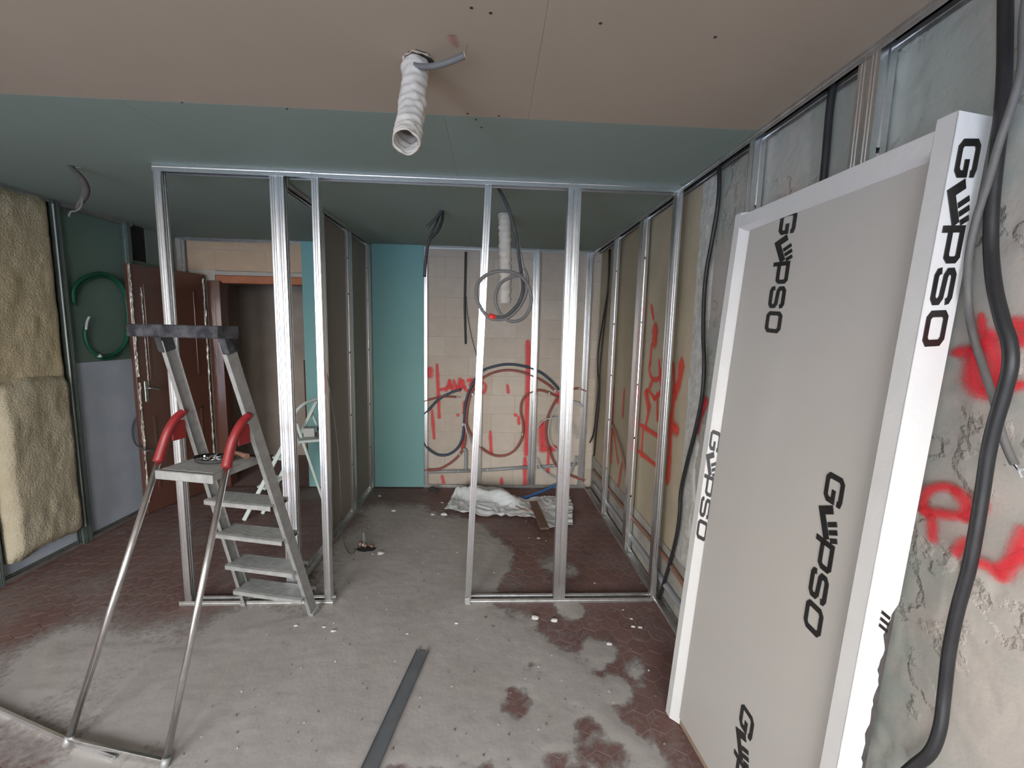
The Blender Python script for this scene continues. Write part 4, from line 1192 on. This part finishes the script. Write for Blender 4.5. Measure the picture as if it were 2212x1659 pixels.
for k, (a, b) in enumerate(((2204, 1018), (2212, 1016), (2206, 1030))):
    MB().tube([(1.100, 0.815, 1.416), (1.100, 0.809, 1.408), ((1.100, 0.802, 1.402), (1.100, 0.796, 1.408), (1.100, 0.798, 1.390))[k]], .0025, 6, 4).build('wire_end', M['pale_pipe'], ce2)
# low pipes on the right wall
cable('wall_pipe', [(1.10, 4.30, .24), (1.10, 3.2, .27), (1.10, 2.5, .30), (1.10, 2.0, .27), (1.10, 1.5, .22)], .016, 'brown_pipe', 'upper brown pipe running low along the right wall behind the studs', 'pipe', 'low pipes on the right wall')
cable('wall_pipe', [(1.10, 4.30, .10), (1.10, 3.0, .13), (1.10, 1.95, .15)], .022, 'pvc', 'lower grey pipe running low along the right wall behind the studs', 'pipe', 'low pipes on the right wall')
cable('floor_pipe', [(1.03, 1.55, .012), (1.0, 1.0, .012), (.95, .62, .012)], .010, 'red_pipe', 'red conduit on the floor under the wrapped door', 'pipe')
# copper coloured conduit and cable on the wall inside the back room
cable('wall_conduit', [(1.090, 3.684, 0.861), (1.090, 3.532, 0.805), (1.090, 3.340, 0.678), (1.090, 3.230, 0.540)], .010, 'brown_pipe', 'brown conduit slanting down the beige wall between the second and third studs', 'pipe')

# ================================================================== LEFT SIDE CABLES
hs = thing('green_coil', (-3.040, 3.535, 2.045), 'green conduit coil hanging on the dark green board left of the brown door', 'hose coil')
pts = []
for k in range(0, 34):
    a = -math.pi / 2 + k * 2 * math.pi / 14
    cx, cy = 219 + 2 * math.sin(k), 676 + (6 if k > 14 else 0)
    pts.append((cx, cy, a, k))
MB().tube([(-3.040, 3.295, 1.799), (-3.035, 3.291, 1.881), (-3.030, 3.328, 1.951), (-3.030, 3.413, 2.008), (-3.030, 3.523, 2.043), (-3.030, 3.631, 2.022), (-3.030, 3.722, 1.939), (-3.030, 3.761, 1.791), (-3.030, 3.744, 1.618), (-3.030, 3.676, 1.485), (-3.030, 3.569, 1.414), (-3.030, 3.446, 1.410), (-3.030, 3.369, 1.470), (-3.030, 3.345, 1.564), (-3.030, 3.359, 1.633)], .0135, 8, 6).build('loop', M['green_hose'], hs)
MB().tube([(-3.050, 3.311, 1.783), (-3.045, 3.318, 1.867), (-3.045, 3.369, 1.945), (-3.045, 3.454, 1.992), (-3.045, 3.554, 2.022), (-3.045, 3.668, 1.996), (-3.045, 3.744, 1.885), (-3.045, 3.752, 1.695), (-3.045, 3.716, 1.522), (-3.045, 3.615, 1.400), (-3.045, 3.512, 1.376), (-3.045, 3.436, 1.403)], .012, 8, 6).build('loop', M['green_hose'], hs)
MB().tube([(-3.015, 3.340, 1.609), (-3.015, 3.354, 1.667), (-3.010, 3.370, 1.705)], .008, 8, 4).build('pale_end', M['pale_pipe'], hs)
MB().tube([(-3.020, 3.427, 1.411), (-3.020, 3.450, 1.402)], .013, 8, 0).build('joint', M['pale_pipe'], hs)
cable('door_cable', [(-3.010, 3.740, 0.889), (-3.037, 3.720, 0.833), (-3.042, 3.700, 0.756), (-3.015, 3.680, 0.661), (-2.954, 3.660, 0.614), (-2.888, 3.660, 0.591), (-2.865, 3.720, 0.582), (-2.876, 3.800, 0.610)], .007, 'dark_cable', 'dark cable looping off the film on the near edge of the brown door')
cable('partition_wire', [(-1.012, 2.560, 1.975), (-1.007, 2.570, 1.738), (-1.000, 2.600, 1.493), (-1.028, 2.750, 1.277), (-1.059, 2.900, 1.065), (-1.074, 3.000, 0.777), (-1.082, 3.050, 0.483), (-1.201, 3.379, 0.120), (-1.119, 3.186, 0.020), (-1.010, 3.010, 0.010), (-0.985, 3.093, 0.020), (-0.948, 3.132, 0.040)], .004, 'grey_cable', 'thin grey wire drooping from the door gap stud down to the hole in the floor')

# ================================================================== BROWN DOOR
A_ = V((-2.972, 3.70, .015)); B_ = V((-2.80, 4.37, .015))
dr = thing('brown_door', tuple((A_ + B_) / 2), 'brown panelled door in shiny film, standing open against the left wall', 'door')
dd = (B_ - A_).normalized(); dn = V((dd.y, -dd.x, 0))
DWd = (B_ - A_).length; DHt = 2.135
def D(u, v, t=0.):
    return A_ + dd * u + V((0, 0, v)) + dn * t
def dbox(u0, u1, v0, v1, t0, t1, bev=.003):
    return MB().obox(D((u0 + u1) / 2, (v0 + v1) / 2, (t0 + t1) / 2), dd * ((u1 - u0) / 2), V((0, 0, (v1 - v0) / 2)), dn * ((t1 - t0) / 2), bev)
dbox(0, DWd, 0, DHt, -.04, 0).build('leaf', M['door_brown'], dr)
for v0, v1 in ((.18, .86), (1.16, 1.98)):
    mb = MB()
    for (a, b, c, d) in ((.11, DWd - .11, v0, v0 + .02), (.11, DWd - .11, v1 - .02, v1), (.11, .13, v0, v1), (DWd - .13, DWd - .11, v0, v1)):
        mb.obox(D((a + b) / 2, (c + d) / 2, .0025), dd * ((b - a) / 2), V((0, 0, (d - c) / 2)), dn * .0025, .001)
    mb.build('moulding', M['door_brown'], dr)
def film_strip(u, v0, v1, w, seed, t=.004):
    mb = MB()
    n_ = 50
    vs_ = []
    for i in range(n_ + 1):
        v = v0 + (v1 - v0) * i / n_
        for j in range(5):
            vs_.append(D(u + w * (j / 4 - .5) * (1 + .4 * noise.noise((v * 6, seed, 1))), v, t + .010 * abs(noise.noise((v * 12, j * .9, seed))) + .008 * noise.noise((v * 40, j * 1.7, seed))))
    mb.add(vs_, [(i * 5 + j, i * 5 + j + 1, i * 5 + 6 + j, i * 5 + 5 + j) for i in range(n_) for j in range(4)], False)
    return mb.build('film_fold', M['film'], dr)
film_strip(.008, 1.2, DHt, .018, 2)
film_strip(.012, .1, 1.15, .018, 5)
film_strip(DWd - .02, .2, DHt - .04, .016, 9)
film_strip(.09, 1.1, 1.95, .006, 14, .002)
lk = dbox(.30, .365, 1.375, 1.495, 0, .008).build('lock_plate', M['tag_pale'], dr)
dbox(.312, .353, 1.388, 1.482, .008, .011).build('lock_face', M['tag_dark'], lk)
hd = dbox(.055, .085, .98, 1.16, 0, .006).build('handle_plate', M['galv_dusty'], dr)
MB().tube([D(.07, 1.10, .005), D(.07, 1.10, .035), D(.10, 1.095, .042), D(.15, 1.08, .042)], .008, 8, 4).build('handle', M['galv_dusty'], hd)
o = MB().bar((-2.997, 3.802, 0.020), (-2.893, 4.318, 0.020), .05, .03, (0, 0, 1), .004).build('wood_batten', M['wood'])
tag(o, 'dusty wooden batten lying on the floor at the foot of the brown door', 'batten')

# ================================================================== MINT STEPLADDER IN THE CLOSET
ml = thing('mint_stepladder', (-1.75, 3.85, 0), 'small mint painted stepladder with a hoop handle, behind the front frame', 'stepladder')
def mbar(name, a, b, w, h, side=None):
    return MB().bar(a, b, w, h, side, .003).build(name, M['mint'], ml)
ap1 = V((-1.728, 3.800, 0.824)); ap2 = V((-1.573, 4.020, 0.766))
f1, f2_ = V((-2.103, 3.602, 0.000)), V((-2.017, 3.734, 0.000))
b1 = V((-1.56, 3.96, .0)); b2 = V((-1.42, 4.12, 0))
mbar('front_leg', f1, ap1, .034, .018, (1, 0, 0))
mbar('front_leg', f2_, (-1.618, 4.000, 0.985), .030, .016, (1, 0, 0))
mbar('rear_leg', ap1 + V((.01, 0, -.01)), b1, .026, .014, (1, 0, 0))
mbar('rear_leg', (-1.672, 4.000, 0.888), b2, .022, .014, (1, 0, 0))
MB().tube([(-1.745, 3.800, 0.799), (-1.739, 3.800, 0.854), (-1.717, 3.810, 0.923), (-1.672, 3.840, 0.977), (-1.627, 3.900, 1.001), (-1.571, 3.970, 1.021), (-1.531, 4.020, 1.018), (-1.501, 4.050, 0.979)], .016, 8, 6).build('hoop_handle', M['mint'], ml)
zc = (-1.720, 3.860, 0.666)[2]
pcx = V((-1.60, 3.90, zc))
MB().obox(pcx, V((.135, .06, 0)), V((-.07, .13, 0)), V((0, 0, .012)), .004).build('platform', M['mint'], ml)
for t in (.32, .62):
    a = f1.lerp(ap1, t); b = f2_.lerp(V((-1.618, 4.000, 0.985)), t)
    MB().obox((a + b) / 2, (b - a) * .5, V((-.05, .03, 0)), V((0, 0, .008)), .003).build('step', M['mint'], ml)
o = MB().obox(pcx + V((-.045, -.02, .012 + .042)), V((.045, .012, 0)), V((-.015, .04, 0)), V((0, 0, .04)), .004).build('pale_carton', M['pale_box'])
tag(o, 'small pale carton sitting on the mint stepladder', 'box')
o = MB().obox(pcx + V((.065, .02, .012 + .036)), V((.05, .012, 0)), V((-.02, .06, 0)), V((0, 0, .034)), .006).build('dark_case', M['purple_grey'])
tag(o, 'small dark maroon case sitting on the mint stepladder', 'box')

# ================================================================== THINGS ON THE FLOOR
def poly_in(x, y, poly):
    ins = False
    for i in range(len(poly)):
        x1, y1 = poly[i][:2]; x2, y2 = poly[(i + 1) % len(poly)][:2]
        if (y1 > y) != (y2 > y) and x < (x2 - x1) * (y - y1) / (y2 - y1) + x1:
            ins = not ins
    return ins
SH = [(-0.273, 4.342, 0.030), (-0.030, 4.373, 0.030), (0.186, 4.192, 0.030), (0.339, 4.001, 0.020), (0.580, 4.098, 0.020), (0.812, 4.077, 0.010), (0.802, 3.852, 0.000), (0.721, 3.448, 0.000), (0.532, 3.413, 0.000), (0.454, 3.600, 0.000), (0.270, 3.628, 0.000), (0.084, 3.666, 0.000), (-0.146, 3.684, 0.000), (-0.396, 3.762, 0.000), (-0.363, 4.009, 0.000)]
mb = MB()
nx_, ny_ = 190, 170
x0_, x1_, y0_, y1_ = min(p[0] for p in SH) - .02, max(p[0] for p in SH) + .02, min(p[1] for p in SH) - .02, max(p[1] for p in SH) + .02
pts_ = {}
fs_ = []
vs_ = []
def shp(a, b):
    if (a, b) not in pts_:
        x = x0_ + (x1_ - x0_) * a / nx_; y = y0_ + (y1_ - y0_) * b / ny_
        q = noise.noise((x * 4, y * 4, 2)); q2 = noise.noise((x * 11 + q * 2, y * 11, 6))
        z = .014 + .045 * abs(q) + .034 * (1 - abs(q2) * 2.2) * .5 + .007 * abs(noise.noise((x * 30, y * 30, 3)))
        ridge = math.exp(-((y - 4.05 + .35 * (x + .1)) / .07) ** 2) * smooth(.45, .1, x) * .085
        z = max(.006, z + ridge)
        pts_[a, b] = len(vs_); vs_.append((x, y, z))
    return pts_[a, b]
for a in range(nx_):
    for b in range(ny_):
        x = x0_ + (x1_ - x0_) * (a + .5) / nx_; y = y0_ + (y1_ - y0_) * (b + .5) / ny_
        if poly_in(x + .02 * noise.noise((x * 14, y * 14, 1)), y + .02 * noise.noise((x * 14, y * 14, 8)), SH):
            fs_.append((shp(a, b), shp(a + 1, b), shp(a + 1, b + 1), shp(a, b + 1)))
mb.add(vs_, fs_, True)
o = mb.build('plastic_sheet', M['sheet'])
tag(o, 'crumpled white plastic sheet on the floor in front of the block wall', 'plastic sheet')
sol = o.modifiers.new('thick', 'SOLIDIFY'); sol.thickness = .003
o = MB().bar(V((0.422, 3.846, 0.075)), V((0.466, 3.313, 0.065)), .075, .018, (1, 0, 0), .003).build('wood_offcut', M['wood_dark'])
tag(o, 'dark wooden board offcut lying on the white plastic sheet', 'wood offcut')
o = MB().tube([(0.253, 3.724, 0.085), (0.311, 3.652, 0.085), (0.399, 3.613, 0.085)], .006, 7, 5).build('rusty_rod', M['copper'])
tag(o, 'thin rusty rod lying on the white plastic sheet beside the dark offcut', 'rod')

# dark metal channel lying in the dust
a, b = V((-0.329, 2.045, 0.004)), V((-0.432, 1.453, 0.004))
b = b + (b - a) * .25
sd_ = V((b - a).normalized().cross(V((0, 0, 1))))
fc = thing('floor_channel', tuple((a + b) / 2), 'dark grey metal channel lying flat in the dust at the front', 'metal profile')
wch = .062
MB().obox((a + b) / 2 + V((0, 0, .004)), (b - a) / 2, sd_ * (wch / 2), V((0, 0, .003)), .0005).build('web', M['dark_channel'], fc)
for s in (-1, 1):
    MB().obox((a + b) / 2 + sd_ * (s * wch / 2) + V((0, 0, .006)), (b - a) / 2 + (b - a).normalized() * .004, sd_ * .001, V((0, 0, .006)), 0).build('flange', M['dark_channel'], fc)
    MB().obox(a - (b - a).normalized() * .012 + sd_ * (s * wch * .36) + V((0, 0, .007)), (b - a).normalized() * .016, sd_ * .0025, V((0, 0, .002)), .0005).build('bent_end', M['galv'], fc)
# thin bright strip at the lower left
a, b = V((-2.070, 1.736, 0.010)), V((-1.654, 1.587, 0.010))
a = a - (b - a) * .6
o = MB().bar(a, b, .02, .012, (0, 0, 1), .001).build('metal_strip', M['galv'])
tag(o, 'long bright metal strip on the floor at the lower left edge', 'metal profile')
o = MB().bar((-1.607, 1.570, 0.010), (-1.412, 1.508, 0.010), .016, .012, (0, 0, 1), .001).build('metal_strip', M['galv'])
tag(o, 'short bright metal strip on the floor by the stepladder foot', 'metal profile')

# broken hole with pipe stubs in the door gap
hl = thing('floor_hole', (-0.920, 3.081, 0.000), 'broken hole in the floor with copper pipe stubs, inside the door gap', 'floor hole')
c = V((-0.925, 3.100, 0.005))
vs_ = [(c.x + math.cos(k * math.pi / 8) * (.075 + .05 * noise.noise((k * 1.3, 1, 1))), c.y + math.sin(k * math.pi / 8) * (.035 + .03 * noise.noise((k * 1.7, 4, 1))), .0062) for k in range(16)]
MB().add(vs_ + [(x, y, .004) for x, y, z in vs_], [tuple(range(16))] + [(k, (k + 1) % 16, 16 + (k + 1) % 16, 16 + k) for k in range(16)]).build('pit', M['dark'], hl)
for q, h_ in ((779, .05), (789, .035), (801, .03)):
    e = V((-0.935, 3.123, 0.000)) + V(((q - 789) * .004, 0, 0))
    MB().tube([e, e + V((.004, -.002, h_))], .012, 8, 0).build('pipe_stub', M['copper'], hl)
MB().tube([(-0.998, 3.303, 0.030), (-0.965, 3.203, 0.030), (-0.950, 3.128, 0.020)], .012, 8, 4).build('pale_fitting', M['pale_pipe'], hl)

# rubble: separate plaster chips
def chip(px_, r_, label=None):
    p = V(px_)
    mb = MB()
    vs_ = []
    n_ = 6
    for l_, (rr, z) in enumerate(((1, 0), (.9, .35), (.5, .6))):
        for k in range(n_):
            t = 2 * math.pi * k / n_ + l_ * .3
            q = r_ * rr * R.uniform(.7, 1.15)
            vs_.append((p.x + math.cos(t) * q * 1.25, p.y + math.sin(t) * q * .8, p.z + z * r_))
    mb.add(vs_, [(l * n_ + k, l * n_ + (k + 1) % n_, (l + 1) * n_ + (k + 1) % n_, (l + 1) * n_ + k) for l in range(2) for k in range(n_)] + [tuple(range(12, 18)), tuple(range(n_))[::-1]])
    o = mb.build('plaster_chip', M['chip'])
    tag(o, label or 'small pale plaster chip lying loose on the floor', 'chip', 'loose plaster chips')
for q, r_, lb in (
        ((0.282, 2.300, 0.003), .022, 'flat pale plaster chip at the edge of the dust, left of the double stud foot'),
        ((0.395, 2.274, 0.003), .020, 'long pale plaster chip just in front of the double stud foot'),
        ((0.853, 2.284, 0.002), .008, 'tiny plaster chip on the red tiles near the foot of the black cable'),
        ((0.842, 2.217, 0.002), .011, 'left one of two plaster chips on the red tiles by the right wall'),
        ((0.879, 2.209, 0.002), .012, 'right one of two plaster chips on the red tiles by the right wall'),
        ((0.664, 2.082, 0.002), .016, 'white angular plaster chip lying in the dusty patch on the red tiles'),
        ((0.828, 2.365, 0.002), .006, 'smallest plaster chip close in front of the right bottom track'),
        ((-0.172, 2.259, 0.003), .011, 'small plaster chip in the dust in front of the leaning stud'),
        ((-0.798, 3.035, 0.003), .024, 'upright white plaster shard beside the broken floor hole'),
        ((-0.843, 2.206, 0.003), .013, 'plaster chip in the dust in front of the left door gap stud'),
        ((-0.433, 2.177, 0.003), .009, 'small plaster chip in the dust behind the dark floor channel'),
        ((-0.399, 3.715, 0.003), .028, 'largest plaster lump at the left corner of the white plastic sheet'),
        ((-0.503, 3.715, 0.003), .016, 'plaster lump left of the white plastic sheet'),
        ((-0.451, 3.989, 0.003), .012, 'small plaster bit behind the left corner of the white plastic sheet'),
        ((-0.873, 3.793, 0.003), .02, 'plaster chip on the dark floor in front of the turquoise board'),
        ((-1.090, 4.147, 0.003), .016, 'plaster chip in the corner between partition and turquoise board'),
        ((-1.064, 2.254, 0.003), .012, 'plaster chip left of the stepladder front foot'),
        ((-0.906, 2.240, 0.003), .010, 'plaster chip right of the stepladder front foot'),
        ((0.410, 3.271, 0.002), .012, 'plaster chip on the tiles in front of the white plastic sheet')):
    chip(q, r_, lb)
o = MB().tube([(-0.628, 4.284, 0.020), (-0.581, 4.285, 0.040), (-0.526, 4.234, 0.020)], .016, 7, 4).build('pipe_scrap', M['rubber'])
tag(o, 'dark scrap of pipe on the floor at the foot of the turquoise board', 'scrap')

mb, mb2 = MB(), MB()
for k in range(420):
    x, y = R.uniform(-1.2, .9), R.uniform(1.2, 3.6)
    if dust_at(x, y) < .0 and R.random() < .6:
        continue
    q = R.uniform(.0018, .0048) * (1.5 if R.random() < .1 else 1)
    a = R.uniform(0, 3.1)
    ux, uy = math.cos(a) * q * R.uniform(1, 2.4), math.sin(a) * q * 1.3
    (mb if R.random() < .7 else mb2).add([(x - ux, y - uy, .004), (x + uy, y - ux, .004), (x + ux, y + uy, .004), (x - uy, y + ux, .004), (x + ux * .2, y + uy * .3, .006 + q)], [(0, 1, 4), (1, 2, 4), (2, 3, 4), (3, 0, 4), (3, 2, 1, 0)])
tag(mb.build('dark_grit', M['crumb']), 'dark grit and crumbs scattered over the dusty floor', 'grit', kind='stuff')
tag(mb2.build('pale_grit', M['pale_crumb']), 'pale plaster crumbs scattered over the dusty floor', 'grit', kind='stuff')

# ================================================================== SPRAY PAINT
yb_ = 4.4345
nb = (0, -1, 0)
def S(*pts): return list(pts)
ribbon('spray_lettering', M['spray_pink'], [
    S((-0.559, 4.434, 1.310), (-0.549, 4.434, 1.107), (-0.534, 4.434, 0.753)), S((-0.530, 4.434, 1.049), (-0.472, 4.434, 1.059)),
    S((-0.462, 4.434, 1.040), (-0.429, 4.434, 1.148)), S((-0.429, 4.434, 1.148), (-0.390, 4.434, 1.036)), S((-0.453, 4.434, 1.074), (-0.400, 4.434, 1.080)),
    S((-0.386, 4.434, 1.149), (-0.352, 4.434, 1.047)), S((-0.352, 4.434, 1.047), (-0.319, 4.434, 1.169)),
    S((-0.323, 4.434, 1.038), (-0.295, 4.434, 1.150)), S((-0.295, 4.434, 1.150), (-0.260, 4.434, 1.048)), S((-0.318, 4.434, 1.077), (-0.270, 4.434, 1.078)),
    S((-0.242, 4.434, 1.151), (-0.184, 4.434, 1.162), (-0.212, 4.434, 1.103), (-0.173, 4.434, 1.055), (-0.241, 4.434, 1.044)),
    S((-0.097, 4.434, 1.144), (-0.053, 4.434, 1.106), (-0.066, 4.434, 1.037), (-0.110, 4.434, 1.036), (-0.130, 4.434, 1.095), (-0.097, 4.434, 1.144))], .044, nb, .001, wb)
ribbon('spray_mark', M['spray_pink'], [
    (S((-0.630, 4.434, 1.265), (-0.640, 4.434, 1.193)), .08), S((-0.611, 4.434, 0.836), (-0.587, 4.434, 0.528)), S((-0.273, 4.434, 0.925), (-0.277, 4.434, 0.802)),
    (S((0.378, 4.434, 1.570), (0.391, 4.434, 1.270), (0.390, 4.434, 0.776), (0.396, 4.434, 0.361)), .07), (S((0.383, 4.434, 0.320), (0.390, 4.434, 0.036)), .065),
    S((0.176, 4.434, 1.110), (0.187, 4.434, 1.031)), S((0.004, 4.434, 0.610), (0.018, 4.434, 0.378)), S((0.261, 4.434, 0.799), (0.276, 4.434, 0.784)), S((0.301, 4.434, 0.775), (0.308, 4.434, 0.695)),
    S((-0.502, 4.434, 0.118), (-0.487, 4.434, 0.041)), S((0.133, 4.434, 0.096), (0.139, 4.434, 0.034)), S((-0.345, 4.434, 0.786), (-0.335, 4.434, 0.781)), S((-0.274, 4.434, 0.517), (-0.293, 4.434, 0.426)),
    (S((0.560, 4.434, 0.703), (0.568, 4.434, 0.475)), .11), (S((0.709, 4.434, 0.436), (0.559, 4.434, 0.424)), .09), (S((0.713, 4.434, 1.030), (0.721, 4.434, 0.941)), .08), S((0.635, 4.434, 0.425), (0.633, 4.434, 0.167))], .042, nb, .0013, wb)
nr = (-1, 0, 0)
ribbon('spray_lettering', M['spray_orange'], [
    S((1.117, 2.981, 1.872), (1.117, 2.923, 1.780)), (S((1.117, 2.879, 1.717), (1.117, 2.877, 1.610)), .12), S((1.117, 2.926, 1.599), (1.117, 2.931, 1.469)),
    S((1.117, 2.933, 1.485), (1.117, 2.940, 1.419), (1.117, 2.870, 1.368), (1.117, 2.773, 1.378), (1.117, 2.714, 1.440), (1.117, 2.718, 1.512)), S((1.117, 2.778, 1.502), (1.117, 2.721, 1.347)),
    S((1.117, 2.868, 1.355), (1.117, 2.926, 1.283), (1.117, 2.992, 1.247)), (S((1.117, 2.975, 1.256), (1.117, 2.905, 1.160)), .09), S((1.117, 2.906, 1.272), (1.117, 2.806, 1.236)), S((1.117, 2.806, 1.236), (1.117, 2.720, 1.292)), S((1.117, 2.773, 1.279), (1.117, 2.735, 1.103)),
    S((1.117, 3.046, 1.003), (1.117, 2.679, 1.001)), S((1.117, 3.051, 0.800), (1.117, 2.685, 0.801)), S((1.117, 2.989, 1.008), (1.117, 2.989, 0.783)), S((1.117, 2.888, 1.164), (1.117, 2.935, 1.021)),
    (S((1.117, 2.434, 1.514), (1.117, 2.452, 1.395), (1.117, 2.497, 1.319)), .09), S((1.117, 2.546, 1.497), (1.117, 2.503, 1.318)), (S((1.117, 2.503, 1.318), (1.117, 2.523, 1.113), (1.117, 2.511, 0.911), (1.117, 2.514, 0.761)), .075), (S((1.117, 2.510, 1.116), (1.117, 2.430, 1.106)), .09),
    S((1.117, 3.779, 1.183), (1.117, 3.776, 1.005), (1.117, 3.727, 0.498)), S((1.117, 3.864, 0.989), (1.117, 3.524, 0.562)), S((1.117, 3.412, 0.597), (1.117, 3.513, 0.274)), S((1.117, 3.460, 1.217), (1.117, 3.468, 0.981))], .044, nr, .001, wr)
ribbon('spray_mark', M['spray_red'], [(S((1.125, 2.151, 1.340), (1.125, 2.186, 1.252), (1.125, 2.203, 1.159)), .07), (S((1.125, 2.130, 1.329), (1.125, 2.179, 1.266)), .06)], .07, nr, .006, wr)
ribbon('spray_lettering', M['spray_red'], [
    (S((1.120, 0.930, 1.725), (1.120, 0.921, 1.689)), .032), (S((1.120, 0.971, 1.640), (1.120, 0.933, 1.649), (1.120, 0.901, 1.684)), .038), (S((1.120, 0.933, 1.638), (1.120, 0.925, 1.580), (1.120, 0.906, 1.556), (1.120, 0.875, 1.559)), .055), (S((1.120, 0.907, 1.664), (1.120, 0.883, 1.616), (1.120, 0.885, 1.564)), .06),
    (S((1.120, 0.874, 1.706), (1.120, 0.838, 1.701)), .05), (S((1.120, 0.865, 1.669), (1.120, 0.831, 1.675)), .05), (S((1.120, 0.852, 1.573), (1.120, 0.822, 1.582)), .03),
    (S((1.120, 0.920, 1.313), (1.120, 0.952, 1.312), (1.120, 0.985, 1.288), (1.120, 0.993, 1.250), (1.120, 0.977, 1.230)), .032), (S((1.120, 0.991, 1.232), (1.120, 0.937, 1.247), (1.120, 0.897, 1.261)), .036), (S((1.120, 0.923, 1.311), (1.120, 0.901, 1.294), (1.120, 0.894, 1.260)), .04), (S((1.120, 0.895, 1.263), (1.120, 0.866, 1.295), (1.120, 0.865, 1.315)), .03),
    (S((1.120, 0.967, 1.227), (1.120, 0.958, 1.174)), .034), (S((1.120, 0.886, 1.205), (1.120, 0.903, 1.167)), .036), (S((1.120, 0.871, 1.165), (1.120, 0.840, 1.172), (1.120, 0.811, 1.164)), .035), (S((1.120, 0.811, 1.164), (1.120, 0.797, 1.204), (1.120, 0.784, 1.278)), .042), (S((1.120, 0.819, 1.181), (1.120, 0.778, 1.231)), .03)], .035, nr, .006, wr)
ribbon('chalk_mark', M['spray_pale'], [(S((-0.119, 1.373, 2.499), (-0.129, 1.334, 2.499)), .025), (S((-0.138, 1.329, 2.499), (-0.114, 1.329, 2.499)), .006)], .02, (0, 0, -1), .001, ce)
